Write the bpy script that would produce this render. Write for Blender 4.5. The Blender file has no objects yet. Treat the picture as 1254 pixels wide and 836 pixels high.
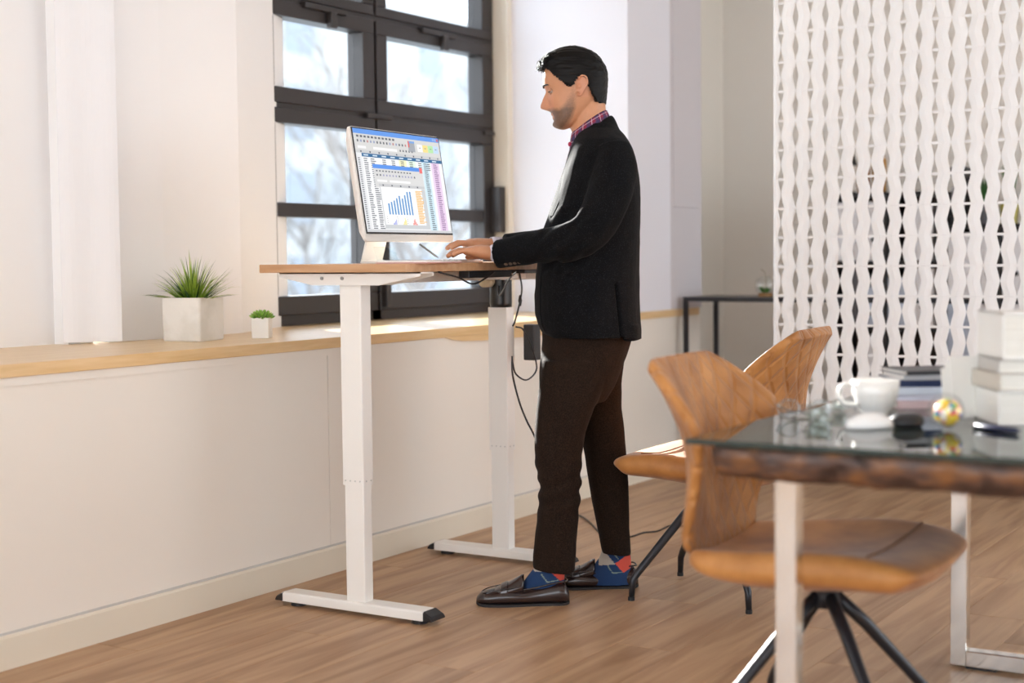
import bpy, bmesh, math, random
from mathutils import Vector, Matrix
from math import sin, cos, pi, radians as R
random.seed(7)
SC = bpy.context.scene
COL = SC.collection

# ------------------------------------------------------------------ camera
H = 1.12
YAW, PITCH, ROLL, FPX = 0.55605, 0.05725, -0.010604, 1815.8
_f = Vector((-sin(YAW)*cos(PITCH), cos(YAW)*cos(PITCH), -sin(PITCH)))
_r = Vector((cos(YAW), sin(YAW), 0))
_u = _r.cross(_f)
CR = cos(ROLL)*_r + sin(ROLL)*_u
CU = -sin(ROLL)*_r + cos(ROLL)*_u
cam = bpy.data.cameras.new('camera')
camo = bpy.data.objects.new('camera', cam)
COL.objects.link(camo)
m = Matrix(((CR.x, CU.x, -_f.x, 0), (CR.y, CU.y, -_f.y, 0), (CR.z, CU.z, -_f.z, H), (0, 0, 0, 1)))
camo.matrix_world = m
cam.sensor_width = 36
cam.lens = 36*FPX/1254
cam.clip_start = 0.05
cam.clip_end = 300
cam.dof.use_dof = True
cam.dof.focus_distance = 4.85
cam.dof.aperture_fstop = 1.8
SC.camera = camo
# ------------------------------------------------------------------ world, sun, exposure
SUN_DIR = Vector((0.84, -0.54, -0.30)).normalized()      # travel direction of the sunlight
w = bpy.data.worlds.new('world'); SC.world = w
w.use_nodes = True
nt = w.node_tree
bg = nt.nodes['Background']
tc = nt.nodes.new('ShaderNodeTexCoord')
sx = nt.nodes.new('ShaderNodeSeparateXYZ')
rp = nt.nodes.new('ShaderNodeValToRGB')
nt.links.new(tc.outputs['Generated'], sx.inputs[0])
nt.links.new(sx.outputs['Z'], rp.inputs[0])
rp.color_ramp.elements[0].position = 0.0
rp.color_ramp.elements[0].color = (0.90, 0.95, 1.0, 1)
rp.color_ramp.elements[1].position = 0.9
rp.color_ramp.elements[1].color = (0.72, 0.84, 1.0, 1)
nt.links.new(rp.outputs[0], bg.inputs[0])
bg.inputs[1].default_value = 3.0
sun = bpy.data.lights.new('sun', 'SUN')
sun.energy = 18
sun.color = (1.0, 0.95, 0.89)
sun.angle = R(0.8)
suno = bpy.data.objects.new('sun', sun); COL.objects.link(suno)
suno.rotation_euler = SUN_DIR.to_track_quat('-Z', 'Y').to_euler()
vs = SC.view_settings
vs.view_transform = 'Standard'; vs.look = 'None'; vs.gamma = 1.0
vs.use_curve_mapping = False
vs.exposure = 0.85
SC.cycles.max_bounces = 10
SC.cycles.diffuse_bounces = 6
SC.cycles.transparent_max_bounces = 16
SC.cycles.sample_clamp_indirect = 6
SC.cycles.caustics_reflective = False
SC.cycles.caustics_refractive = False

# ------------------------------------------------------------------ pixel helper: a ray of the photograph cut with a real plane
def ray(px, py):
    return CR*((px-627)/FPX) - CU*((py-418)/FPX) + _f
CAMO = Vector((0, 0, H))
def at(px, py, ax, val):
    d = ray(px, py); t = (val-CAMO[ax])/d[ax]
    return CAMO + d*t

# ------------------------------------------------------------------ materials
MATS = {}
def mat(name, color=(.8, .8, .8), rough=.5, metal=0, bump=None, noise=None, spec=.5, emis=None, trans=None, sheen=0, coat=0):
    """bump=(scale,strength,distance); noise=(scale, colour2, contrast_lo, hi, stretch)"""
    if name in MATS: return MATS[name]
    m = bpy.data.materials.new(name); m.use_nodes = True
    n = m.node_tree; b = n.nodes['Principled BSDF']
    b.inputs['Base Color'].default_value = (*color, 1)
    b.inputs['Roughness'].default_value = rough
    b.inputs['Metallic'].default_value = metal
    b.inputs['Specular IOR Level'].default_value = spec
    if sheen: b.inputs['Sheen Weight'].default_value = sheen
    if coat: b.inputs['Coat Weight'].default_value = coat
    tc = n.nodes.new('ShaderNodeTexCoord')
    if noise:
        mp = n.nodes.new('ShaderNodeMapping')
        mp.inputs['Scale'].default_value = noise[4] if len(noise) > 4 else (1, 1, 1)
        n.links.new(tc.outputs['Object'], mp.inputs[0])
        nz = n.nodes.new('ShaderNodeTexNoise'); nz.inputs['Scale'].default_value = noise[0]
        nz.inputs['Detail'].default_value = 5
        n.links.new(mp.outputs[0], nz.inputs['Vector'])
        cr = n.nodes.new('ShaderNodeValToRGB')
        cr.color_ramp.elements[0].position = noise[2]; cr.color_ramp.elements[1].position = noise[3]
        cr.color_ramp.elements[0].color = (*color, 1); cr.color_ramp.elements[1].color = (*noise[1], 1)
        n.links.new(nz.outputs['Fac'], cr.inputs[0])
        n.links.new(cr.outputs[0], b.inputs['Base Color'])
    if bump:
        nb = n.nodes.new('ShaderNodeTexNoise'); nb.inputs['Scale'].default_value = bump[0]
        nb.inputs['Detail'].default_value = 4
        n.links.new(tc.outputs['Object'], nb.inputs['Vector'])
        bp = n.nodes.new('ShaderNodeBump'); bp.inputs['Strength'].default_value = bump[1]
        bp.inputs['Distance'].default_value = bump[2]
        n.links.new(nb.outputs['Fac'], bp.inputs['Height'])
        n.links.new(bp.outputs[0], b.inputs['Normal'])
    if emis:
        b.inputs['Emission Color'].default_value = (*emis[0], 1)
        b.inputs['Emission Strength'].default_value = emis[1]
    MATS[name] = m
    return m
def glassmat(name, tint=(1, 1, 1), ior=.04, rough=0.0):
    if name in MATS: return MATS[name]
    m = bpy.data.materials.new(name); m.use_nodes = True
    n = m.node_tree
    for q in list(n.nodes):
        if q.type == 'BSDF_PRINCIPLED': n.nodes.remove(q)
    out = [q for q in n.nodes if q.type == 'OUTPUT_MATERIAL'][0]
    tr = n.nodes.new('ShaderNodeBsdfTransparent'); tr.inputs[0].default_value = (*tint, 1)
    gl = n.nodes.new('ShaderNodeBsdfGlossy'); gl.inputs['Roughness'].default_value = rough
    lw = n.nodes.new('ShaderNodeLayerWeight'); lw.inputs[0].default_value = .5
    pw = n.nodes.new('ShaderNodeMath'); pw.operation = 'POWER'; pw.inputs[1].default_value = 5
    fr = n.nodes.new('ShaderNodeMath'); fr.operation = 'MULTIPLY_ADD'; fr.inputs[1].default_value = .96; fr.inputs[2].default_value = ior
    n.links.new(lw.outputs['Facing'], pw.inputs[0]); n.links.new(pw.outputs[0], fr.inputs[0])
    mx = n.nodes.new('ShaderNodeMixShader')
    n.links.new(fr.outputs[0], mx.inputs[0]); n.links.new(tr.outputs[0], mx.inputs[1]); n.links.new(gl.outputs[0], mx.inputs[2])
    n.links.new(mx.outputs[0], out.inputs[0])
    MATS[name] = m
    return m
def attrmat(name, rough=.5, emis=0.0, bump=None, spec=.5, sub=0, noise_dark=None):
    """colour from a colour attribute called 'tint' (prints, patches, beard)"""
    if name in MATS: return MATS[name]
    m = bpy.data.materials.new(name); m.use_nodes = True
    n = m.node_tree; b = n.nodes['Principled BSDF']
    a = n.nodes.new('ShaderNodeAttribute'); a.attribute_name = 'tint'
    b.inputs['Roughness'].default_value = rough
    b.inputs['Specular IOR Level'].default_value = spec
    n.links.new(a.outputs['Color'], b.inputs['Base Color'])
    if emis:
        b.inputs['Base Color'].default_value = (0, 0, 0, 1)
        n.links.remove(b.inputs['Base Color'].links[0])
        n.links.new(a.outputs['Color'], b.inputs['Emission Color'])
        b.inputs['Emission Strength'].default_value = emis
    if sub:
        b.inputs['Subsurface Weight'].default_value = sub
        b.inputs['Subsurface Radius'].default_value = (.01, .004, .002)
        b.inputs['Subsurface Scale'].default_value = 1.0
    if bump:
        tc = n.nodes.new('ShaderNodeTexCoord')
        nb = n.nodes.new('ShaderNodeTexNoise'); nb.inputs['Scale'].default_value = bump[0]
        n.links.new(tc.outputs['Object'], nb.inputs['Vector'])
        bp = n.nodes.new('ShaderNodeBump'); bp.inputs['Strength'].default_value = bump[1]
        bp.inputs['Distance'].default_value = bump[2]
        n.links.new(nb.outputs['Fac'], bp.inputs['Height']); n.links.new(bp.outputs[0], b.inputs['Normal'])
    MATS[name] = m
    return m

WALL = mat('wall_paint', (.86, .855, .86), .75, bump=(60, .04, .002))
WALLW = mat('parapet_paint', (.84, .795, .72), .6, bump=(30, .05, .002))
BACKW = mat('far_wall_paint', (.85, .82, .77), .8, bump=(40, .04, .002))
BASEB = mat('skirting_paint', (.76, .70, .58), .5)
SILLW = mat('sill_wood', (.70, .47, .22), .28, noise=(6, (.80, .58, .32), .35, .7, (9, .7, 9)))
FRAME = mat('window_frame_paint', (.026, .021, .021), .45, bump=(25, .05, .002))
PANE = glassmat('window_glass', (.97, .99, 1.0))
WHITEM = mat('white_powder_coat', (.84, .82, .78), .45)
BLACKP = mat('black_plastic', (.012, .012, .014), .42)
BLACKM = mat('black_metal', (.022, .023, .028), .33, metal=.3)
DESKW = mat('desk_wood', (.50, .27, .13), .45, noise=(5, (.60, .36, .20), .35, .7, (1, 9, 9)))
CHROME = mat('chrome', (.80, .79, .76), .13, metal=1)

# ------------------------------------------------------------------ mesh builder
class MB:
    def __init__(s): s.v = []; s.f = []; s.mi = []; s.c = []; s.col = None; s.m = 0
    def add(s, vs, fs):
        o = len(s.v); s.v += [tuple(p) for p in vs]
        for f in fs:
            s.f.append(tuple(i+o for i in f)); s.mi.append(s.m); s.c.append(s.col)
        return o
    def box(s, a, b, M=None):
        x0, y0, z0 = [min(a[i], b[i]) for i in range(3)]; x1, y1, z1 = [max(a[i], b[i]) for i in range(3)]
        vs = [Vector(p) for p in ((x0,y0,z0),(x1,y0,z0),(x1,y1,z0),(x0,y1,z0),(x0,y0,z1),(x1,y0,z1),(x1,y1,z1),(x0,y1,z1))]
        if M is not None: vs = [M @ p for p in vs]
        s.add(vs, [(0,3,2,1),(4,5,6,7),(0,1,5,4),(1,2,6,5),(2,3,7,6),(3,0,4,7)])
        return s
    def rings(s, rs, closed=True, cap=(True, True)):
        n = len(rs[0]); o = len(s.v); vs = [p for r in rs for p in r]; fs = []
        for i in range(len(rs)-1):
            for j in range(n if closed else n-1):
                k = (j+1) % n
                fs.append((i*n+j, i*n+k, (i+1)*n+k, (i+1)*n+j))
        if closed and cap[0]: fs.append(tuple(reversed(range(n))))
        if closed and cap[1]: fs.append(tuple((len(rs)-1)*n+j for j in range(n)))
        s.add(vs, fs); return s
    def tube(s, pts, rad, seg=10, cap=True, flat=None):
        pts = [Vector(p) for p in pts]
        if not isinstance(rad, (list, tuple)): rad = [rad]*len(pts)
        rs = []; prev = None
        for i, p in enumerate(pts):
            t = (pts[min(i+1, len(pts)-1)]-pts[max(i-1, 0)])
            t = t.normalized() if t.length > 1e-9 else Vector((0, 0, 1))
            if prev is None:
                a = Vector((0, 0, 1)) if abs(t.z) < .9 else Vector((1, 0, 0))
                u = t.cross(a).normalized()
            else:
                u = (prev - t*prev.dot(t)).normalized()
            prev = u; v = t.cross(u)
            r = rad[i]
            ra, rb = (r if isinstance(r, (tuple, list)) else (r, r))
            rs.append([p + u*ra*cos(2*pi*k/seg) + v*rb*sin(2*pi*k/seg) for k in range(seg)])
        s.rings(rs, True, (cap, cap)); return s
    def cyl(s, p, q, r, seg=20, r2=None):
        return s.tube([p, q], [r, r if r2 is None else r2], seg)
    def lathe(s, prof, seg=24, M=None):
        rs = []
        for (r, z) in prof:
            ring = [Vector((r*cos(2*pi*k/seg), r*sin(2*pi*k/seg), z)) for k in range(seg)]
            if M is not None: ring = [M @ p for p in ring]
            rs.append(ring)
        s.rings(rs); return s
    def ball(s, c, r, seg=16, n=10, M=None):
        rx, ry, rz = (r, r, r) if not isinstance(r, (tuple, list)) else r
        c = Vector(c); rs = []
        for i in range(n+1):
            a = -pi/2 + pi*i/n
            a = max(min(a, pi/2-.02), -pi/2+.02)
            ring = [Vector((rx*cos(a)*cos(2*pi*k/seg), ry*cos(a)*sin(2*pi*k/seg), rz*sin(a))) for k in range(seg)]
            if M is not None: ring = [M @ p for p in ring]
            rs.append([c+p for p in ring])
        s.rings(rs); return s
    def mesh(s, name='m'):
        me = bpy.data.meshes.new(name)
        me.from_pydata([tuple(p) for p in s.v], [], s.f)
        me.polygons.foreach_set('material_index', s.mi)
        if any(c is not None for c in s.c):
            at_ = me.color_attributes.new('tint', 'FLOAT_COLOR', 'CORNER')
            k = 0
            buf = []
            for f, c in zip(s.f, s.c):
                c = c or (.5, .5, .5)
                buf += [*c, 1.0]*len(f)
            at_.data.foreach_set('color', buf)
        me.update()
        return me
    def build(s, name, mats, parent=None, smooth=False, bevel=0, loc=None):
        me = s.mesh(name)
        o = bpy.data.objects.new(name, me); COL.objects.link(o)
        for q in (mats if isinstance(mats, (list, tuple)) else [mats]): me.materials.append(q)
        if smooth:
            me.polygons.foreach_set('use_smooth', [True]*len(me.polygons))
        if bevel:
            b = o.modifiers.new('bevel', 'BEVEL'); b.width = bevel; b.segments = 2; b.limit_method = 'ANGLE'
            b.angle_limit = R(40); b.harden_normals = False
        if parent is not None: o.parent = parent
        if loc is not None: o.location = loc
        return o
def smooth_angle(o, ang=40):
    me = o.data
    bm = bmesh.new(); bm.from_mesh(me)
    for f in bm.faces: f.smooth = True
    for e in bm.edges:
        if len(e.link_faces) == 2 and e.calc_face_angle(0) > R(ang): e.smooth = False
    bm.to_mesh(me); bm.free()
def empty(name, loc=(0, 0, 0), rz=0):
    o = bpy.data.objects.new(name, None); COL.objects.link(o)
    o.location = loc; o.rotation_euler = (0, 0, rz); o.empty_display_size = .1
    return o
def tag(o, label=None, cat=None, group=None, kind=None):
    if label: o['label'] = label
    if cat: o['category'] = cat
    if group: o['group'] = group
    if kind: o['kind'] = kind
    return o
def struct(name, mb, m, **k):
    o = mb.build(name, m, **k); o['kind'] = 'structure'; return o
def subsurf(o, lv=2):
    md = o.modifiers.new('subsurf', 'SUBSURF'); md.levels = lv; md.render_levels = lv
def remesh(o, vox, smooth_it=2, fac=.5):
    """bake a voxel union so that overlapping volumes become one continuous surface"""
    md = o.modifiers.new('r', 'REMESH'); md.mode = 'VOXEL'; md.voxel_size = vox; md.use_smooth_shade = True
    if smooth_it:
        s = o.modifiers.new('s', 'SMOOTH'); s.iterations = smooth_it; s.factor = fac
    bpy.context.view_layer.update()
    dg = bpy.context.evaluated_depsgraph_get()
    me = bpy.data.meshes.new_from_object(o.evaluated_get(dg))
    old = o.data; mats = list(old.materials)
    o.modifiers.clear(); o.data = me
    me.materials.clear()
    for q in mats: me.materials.append(q)
    me.polygons.foreach_set('use_smooth', [True]*len(me.polygons))
    return o
def lerp(a, b, t): return a+(b-a)*t
def interp(tab, x):
    """piecewise linear on sorted first column; returns the other columns"""
    if x <= tab[0][0]: return tab[0][1:]
    for a, b in zip(tab, tab[1:]):
        if x <= b[0]:
            t = (x-a[0])/(b[0]-a[0])
            return tuple(lerp(p, q, t) for p, q in zip(a[1:], b[1:]))
    return tab[-1][1:]
def crom(pts, n=8):
    """catmull-rom through points"""
    pts = [Vector(p) for p in pts]; out = []
    P = [2*pts[0]-pts[1]] + pts + [2*pts[-1]-pts[-2]]
    for i in range(1, len(P)-2):
        for k in range(n):
            t = k/n
            a, b, c, d = P[i-1], P[i], P[i+1], P[i+2]
            out.append(.5*((2*b)+(c-a)*t+(2*a-5*b+4*c-d)*t*t+(3*b-a-3*c+d)*t**3))
    out.append(pts[-1]); return out

# ================================================================== SETTING
CEIL = 3.15
XW = -3.307            # front face of sill
# ---- floor with planks
FLM = bpy.data.materials.new('floor_laminate'); FLM.use_nodes = True
n = FLM.node_tree; b = n.nodes['Principled BSDF']
tc = n.nodes.new('ShaderNodeTexCoord'); oi = n.nodes.new('ShaderNodeObjectInfo')
va = n.nodes.new('ShaderNodeVectorMath'); va.operation = 'ADD'
vm = n.nodes.new('ShaderNodeVectorMath'); vm.operation = 'SCALE'; vm.inputs[0].default_value = (13, 37, 0)
n.links.new(oi.outputs['Random'], vm.inputs['Scale'])
n.links.new(tc.outputs['Object'], va.inputs[0]); n.links.new(vm.outputs[0], va.inputs[1])
mp = n.nodes.new('ShaderNodeMapping'); mp.inputs['Scale'].default_value = (7, .55, 1)
n.links.new(va.outputs[0], mp.inputs[0])
nz = n.nodes.new('ShaderNodeTexNoise'); nz.inputs['Scale'].default_value = 2.2; nz.inputs['Detail'].default_value = 7; nz.inputs['Distortion'].default_value = .9
n.links.new(mp.outputs[0], nz.inputs['Vector'])
cr = n.nodes.new('ShaderNodeValToRGB')
cr.color_ramp.elements[0].position = .33; cr.color_ramp.elements[0].color = (.32, .178, .092, 1)
cr.color_ramp.elements[1].position = .62; cr.color_ramp.elements[1].color = (.50, .315, .18, 1)
n.links.new(nz.outputs['Fac'], cr.inputs[0])
hs = n.nodes.new('ShaderNodeHueSaturation')
mr = n.nodes.new('ShaderNodeMapRange'); mr.inputs['To Min'].default_value = .95; mr.inputs['To Max'].default_value = 1.05
n.links.new(oi.outputs['Random'], mr.inputs[0]); n.links.new(mr.outputs[0], hs.inputs['Value'])
n.links.new(cr.outputs[0], hs.inputs['Color']); n.links.new(hs.outputs[0], b.inputs['Base Color'])
b.inputs['Roughness'].default_value = .42; b.inputs['Specular IOR Level'].default_value = .4
bp = n.nodes.new('ShaderNodeBump'); bp.inputs['Strength'].default_value = .12; bp.inputs['Distance'].default_value = .002
n.links.new(nz.outputs['Fac'], bp.inputs['Height']); n.links.new(bp.outputs[0], b.inputs['Normal'])

mb = MB(); mb.box((-4.3, -3.2, -.12), (4.0, 9.0, -.009))
floor = struct('floor', mb, FLM)
plank_me = {}
def plank_mesh(L):
    L = round(L, 2)
    if L not in plank_me:
        p = MB(); W = .192
        e = .0012
        p.add([(0,0,-.009),(W-.0008,0,-.009),(W-.0008,L-.0008,-.009),(0,L-.0008,-.009),
               (0,0,-e),(W-.0008,0,-e),(W-.0008,L-.0008,-e),(0,L-.0008,-e),
               (e,e,0),(W-.0008-e,e,0),(W-.0008-e,L-.0008-e,0),(e,L-.0008-e,0)],
              [(0,1,5,4),(1,2,6,5),(2,3,7,6),(3,0,4,7),(4,5,9,8),(5,6,10,9),(6,7,11,10),(7,4,8,11),(8,9,10,11)])
        me = p.mesh('plank'); me.materials.append(FLM); plank_me[L] = me
    return plank_me[L]
cols = int((3.9+3.33)/.192)
for i in range(cols):
    x = -3.33 + i*.192
    y = 1.7 - [0, .45, .9][i % 3] - .1*(i % 2)
    while y < 8.6:
        L = 1.30
        L = min(L, 8.62-y)
        if y+L > 1.6 and L > .05:
            o = bpy.data.objects.new('plank', plank_mesh(L)); COL.objects.link(o); o.location = (x, y, 0); o.parent = floor
        y += 1.30
mb = MB(); mb.box((-3.33, -3.2, -.0088), (3.9, .55, -.0006))
mb.box((-3.33+cols*.192, .5, -.0088), (4.0, 9.0, -.0006))
sb = mb.build('floorboards', FLM, floor)
# ---- ceiling
struct('ceiling', MB().box((-4.3, -3.2, CEIL), (4.0, 9.0, CEIL+.15)), WALL)
# ---- left wall: parapet below the sill
mb = MB(); mb.box((-3.46, -3.1, -.1), (-3.322, 4.104, .803)); mb.box((-3.46, 4.107, -.1), (-3.322, 7.25, .803)); mb.box((-3.46, 4.08, -.1), (-3.335, 4.13, .8))
mb.box((-4.25, -3.1, -.1), (-3.46, 7.25, .80))
struct('wall_left', mb, WALLW)
o = struct('trim_1', MB().box((-3.345, -3.1, .778), (-3.316, 7.2, .803)), WALLW)
# skirting
mb = MB()
mb.add([(-3.322,-3.1,0),(-3.307,-3.1,0),(-3.307,-3.1,.088),(-3.312,-3.1,.094),(-3.322,-3.1,.094),
        (-3.322,7.25,0),(-3.307,7.25,0),(-3.307,7.25,.088),(-3.312,7.25,.094),(-3.322,7.25,.094)],
       [(0,1,6,5),(1,2,7,6),(2,3,8,7),(3,4,9,8),(0,5,9,4),(0,4,3,2,1),(5,6,7,8,9)])
struct('baseboard_left', mb, BASEB)
struct('trim_2', MB().box((-3.3225, -3.1, .094), (-3.3185, 7.25, .101)), mat('caulk', (.55, .53, .50), .7))
# sill board
mb = MB(); mb.box((-4.10, -3.1, .803), (XW, 7.21, .84))
sill = struct('trim_3', mb, SILLW, bevel=.002)
# thicker rounded lip of the sill in front of the window
mb = MB(); rs = []
for y, h in ((4.83, .001), (4.88, .012), (4.95, .020), (5.1, .026), (5.6, .028), (5.95, .022), (6.1, .010), (6.2, .001)):
    rs.append([(-3.345, y, .803), (XW+.0005, y, .803), (XW+.0005, y, .803-h), (-3.345, y, .803-h)])
mb.rings(rs); struct('trim_4', mb, SILLW)
# wall above the sill (left of the window), splayed reveal, pier, head above the windows
def vwall(name, pts, z0, z1, th, m, **k):
    """vertical wall ribbon through plan points, thickness towards the left of travel"""
    mb = MB()
    for (a, b_) in zip(pts, pts[1:]):
        A = Vector((a[0], a[1], 0)); B = Vector((b_[0], b_[1], 0)); d = (B-A).normalized(); nn = Vector((-d.y, d.x, 0))*th
        mb.add([A+Vector((0,0,z0)), B+Vector((0,0,z0)), B+nn+Vector((0,0,z0)), A+nn+Vector((0,0,z0)),
                A+Vector((0,0,z1)), B+Vector((0,0,z1)), B+nn+Vector((0,0,z1)), A+nn+Vector((0,0,z1))],
               [(0,3,2,1),(4,5,6,7),(0,1,5,4),(1,2,6,5),(2,3,7,6),(3,0,4,7)])
    return struct(name, mb, m, **k)
vwall('wall_left_pier', [(-3.96, .25), (-3.96, 3.44), (-3.90, 3.445)], .84, CEIL, .12, WALL)
vwall('wall_left_reveal', [(-3.87, 3.60), (-3.85, 3.85), (-3.85, 4.25)], .84, CEIL, .2, WALL)
vwall('wall_left_splay', [(-3.85, 4.25), (-4.09, 4.80)], .84, CEIL, .14, WALL)
vwall('wall_left_front', [(-3.96, -3.1), (-3.96, -1.75)], .84, CEIL, .12, WALL)
struct('wall_left_lintel', MB().box((-4.1, -1.8, 2.85), (-3.94, .3, CEIL)), WALL)
# second window of the same wall, nearer than the frame shows
w2 = empty('window_2', (-4.05, -.75, .84)); w2['kind'] = 'structure'
mb = MB()
for (a, b_) in (((-.04, -1.0, 0), (.04, -.92, 2.01)), ((-.04, .92, 0), (.04, 1.0, 2.01)), ((-.04, -.05, 0), (.04, .05, 2.01)), ((-.04, -1, 0), (.04, 1, .1)), ((-.04, -1, 1.93), (.04, 1, 2.01)), ((-.03, -1, .95), (.03, 1, 1.05))):
    mb.box(a, b_)
mb.build('window_frame', FRAME, w2)
for k in range(2): MB().box((-.004, -.93+k*.97, .08), (.004, -.04+k*.97, 1.94)).build('window_pane', PANE, w2)
# hanging fabric panel on the left
mb = MB()
A = Vector((-3.905, 3.425, 0)); B = Vector((-3.80, 3.588, 0))
d = (B-A).normalized(); nn = Vector((d.y, -d.x, 0))
rs = []
for i in range(13):
    t = i/12; off = nn*(.004*sin(t*9)+.014)
    rs.append((A.lerp(B, t)+off, A.lerp(B, t)+off+nn*.006))
z0, z1 = .848, CEIL-.02
ring = [p for p, q in rs]+[q for p, q in reversed(rs)]
mb.rings([[p+Vector((0,0,z)) for p in ring] for z in (z0, z0+.03, 1.6, 2.4, z1)])
PANELC = mat('curtain_fabric', (.80, .80, .82), .85)
o = mb.build('panel_curtain', PANELC, smooth=False)
tag(o, 'narrow flat white fabric panel curtain hanging just above the wooden sill', 'curtain')
# pier right of the window
mb = MB(); mb.box((-4.2, 6.40, .84), (XW, 6.865, CEIL))
struct('wall_left_column', mb, mat('column_paint', (.78, .78, .84), .6))
SHADEDW = mat('pier_shaded_paint', (.60, .57, .59), .75)  # wall paint greyed: the shade on the pier end is put into the colour
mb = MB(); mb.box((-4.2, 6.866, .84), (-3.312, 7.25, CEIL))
struct('wall_left_end', mb, SHADEDW)
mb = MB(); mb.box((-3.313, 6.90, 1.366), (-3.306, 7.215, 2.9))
o = struct('trim_5', mb, SHADEDW, bevel=.002)
mb = MB(); mb.box((-4.09, 6.355, .84), (-3.96, 6.402, CEIL))
struct('trim_6', mb, mat('plaster_edge', (.80, .74, .64), .7))
# ---- far walls
struct('wall_back_return', MB().box((-3.95, 7.251, -.1), (-3.78, 8.6, CEIL)), mat('return_wall_paint', (.76, .72, .65), .8))
struct('wall_back', MB().box((-4.0, 8.6, -.1), (4.0, 8.75, CEIL)), BACKW)
# right side and rear of the room, unseen: open bays sized for fill light
def bay_wall(name, fixed_axis, val, lo, hi, n, zlo, zhi):
    mb = MB(); wd = (hi-lo)/n
    def bx(u0, u1, z0, z1, t=.12):
        if fixed_axis == 0: mb.box((val, u0, z0), (val+t, u1, z1))
        else: mb.box((u0, val, z0), (u1, val+t, z1))
    bx(lo, hi, -.1, zlo); bx(lo, hi, zhi, CEIL+.1)
    for i in range(n+1): bx(lo+i*wd-.15, lo+i*wd+.15, zlo, zhi)
    return struct(name, mb, WALL)
bay_wall('wall_right', 0, 3.9, 2.6, 8.7, 3, .5, 2.9)
struct('wall_right_near', MB().box((3.9, -3.2, -.1), (4.02, 2.6, CEIL)), WALL)
bay_wall('wall_front', 1, -3.2, -4.2, 4.0, 3, .6, 2.8)

# ---- main window
WX = -4.08
win = empty('window_1', (WX, 5.45, .84)); win['kind'] = 'structure'
def wb(mb, y0, y1, z0, z1, x0=-.05, x1=.0): return mb.box((x0, y0-5.45, z0-.84), (x1, y1-5.45, z1-.84))
mb = MB()
ZT = 3.0
wb(mb, 4.55, 6.375, .84, .90, -.08, .03); wb(mb, 4.55, 6.375, ZT-.06, ZT, -.08, .03)
wb(mb, 4.55, 4.62, .84, ZT, -.08, .03); wb(mb, 6.30, 6.375, .84, ZT, -.08, .03)
wb(mb, 5.33, 5.40, .84, ZT, -.08, .03)
for z0, z1 in ((1.73, 1.78), (2.17, 2.215)): wb(mb, 4.55, 6.375, z0, z1, -.08, .034)
mb.build('window_frame', FRAME, win, bevel=.003)
rows = [(.965, 1.293), (1.353, 1.680), (1.827, 2.117), (2.243, 2.75)]
colsY = [(4.68, 5.275), (5.452, 6.245)]
sashes = []
def sash(y0, y1, z0, z1, bars, Y0, Y1):
    """a casement: outer rails + optional glazing bars; opening edges y0..y1, z0..z1 are outer limits"""
    mb = MB()
    wb(mb, Y0, Y1, z0, bars[0][0], -.045, .045); wb(mb, Y0, Y1, bars[-1][1], z1, -.045, .045)
    wb(mb, Y0, y0, bars[0][0], bars[-1][1], -.045, .045); wb(mb, y1, Y1, bars[0][0], bars[-1][1], -.045, .045)
    for (a, b_) in zip(bars, bars[1:]): wb(mb, y0, y1, a[1], b_[0], -.04, .040)
    s = mb.build('sash', FRAME, win, bevel=.004)
    for (a, b_) in bars:
        p = MB(); wb(p, y0, y1, a, b_, -.012, -.006)
        p.build('glass_pane', PANE, s)
    return s
for (y0, y1), (Y0, Y1) in zip(colsY, ((4.60, 5.355), (5.375, 6.34))):
    sash(y0, y1, .885, 1.742, [rows[0], rows[1]], Y0, Y1)
    sash(y0, y1, 1.762, 2.178, [rows[2]], Y0, Y1)
    sash(y0, y1, 2.198, 2.95, [rows[3]], Y0, Y1)
    yc = (y0+y1)/2 if y0 > 5 else 5.0
    l = MB(); wb(l, yc-.14, yc+.14, 2.165, 2.19, .03, .065); wb(l, yc+.02, yc+.06, 2.10, 2.17, .045, .075)
    l.build('window_latch', FRAME, win, bevel=.004)
l = MB(); wb(l, 5.28, 5.47, 1.740, 1.762, .03, .062); l.build('hinge', FRAME, win, bevel=.003)
l = MB(); wb(l, 6.24, 6.33, 1.725, 1.745, .03, .06); l.build('hinge', FRAME, win, bevel=.003)
l = MB(); wb(l, 6.30, 6.37, 1.24, 1.47, .03, .10); l.build('hinge_block', FRAME, win, bevel=.006)
l = MB(); wb(l, 5.385, 5.42, .90, 1.02, .04, .075); l.build('window_handle', FRAME, win, bevel=.004)

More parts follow.
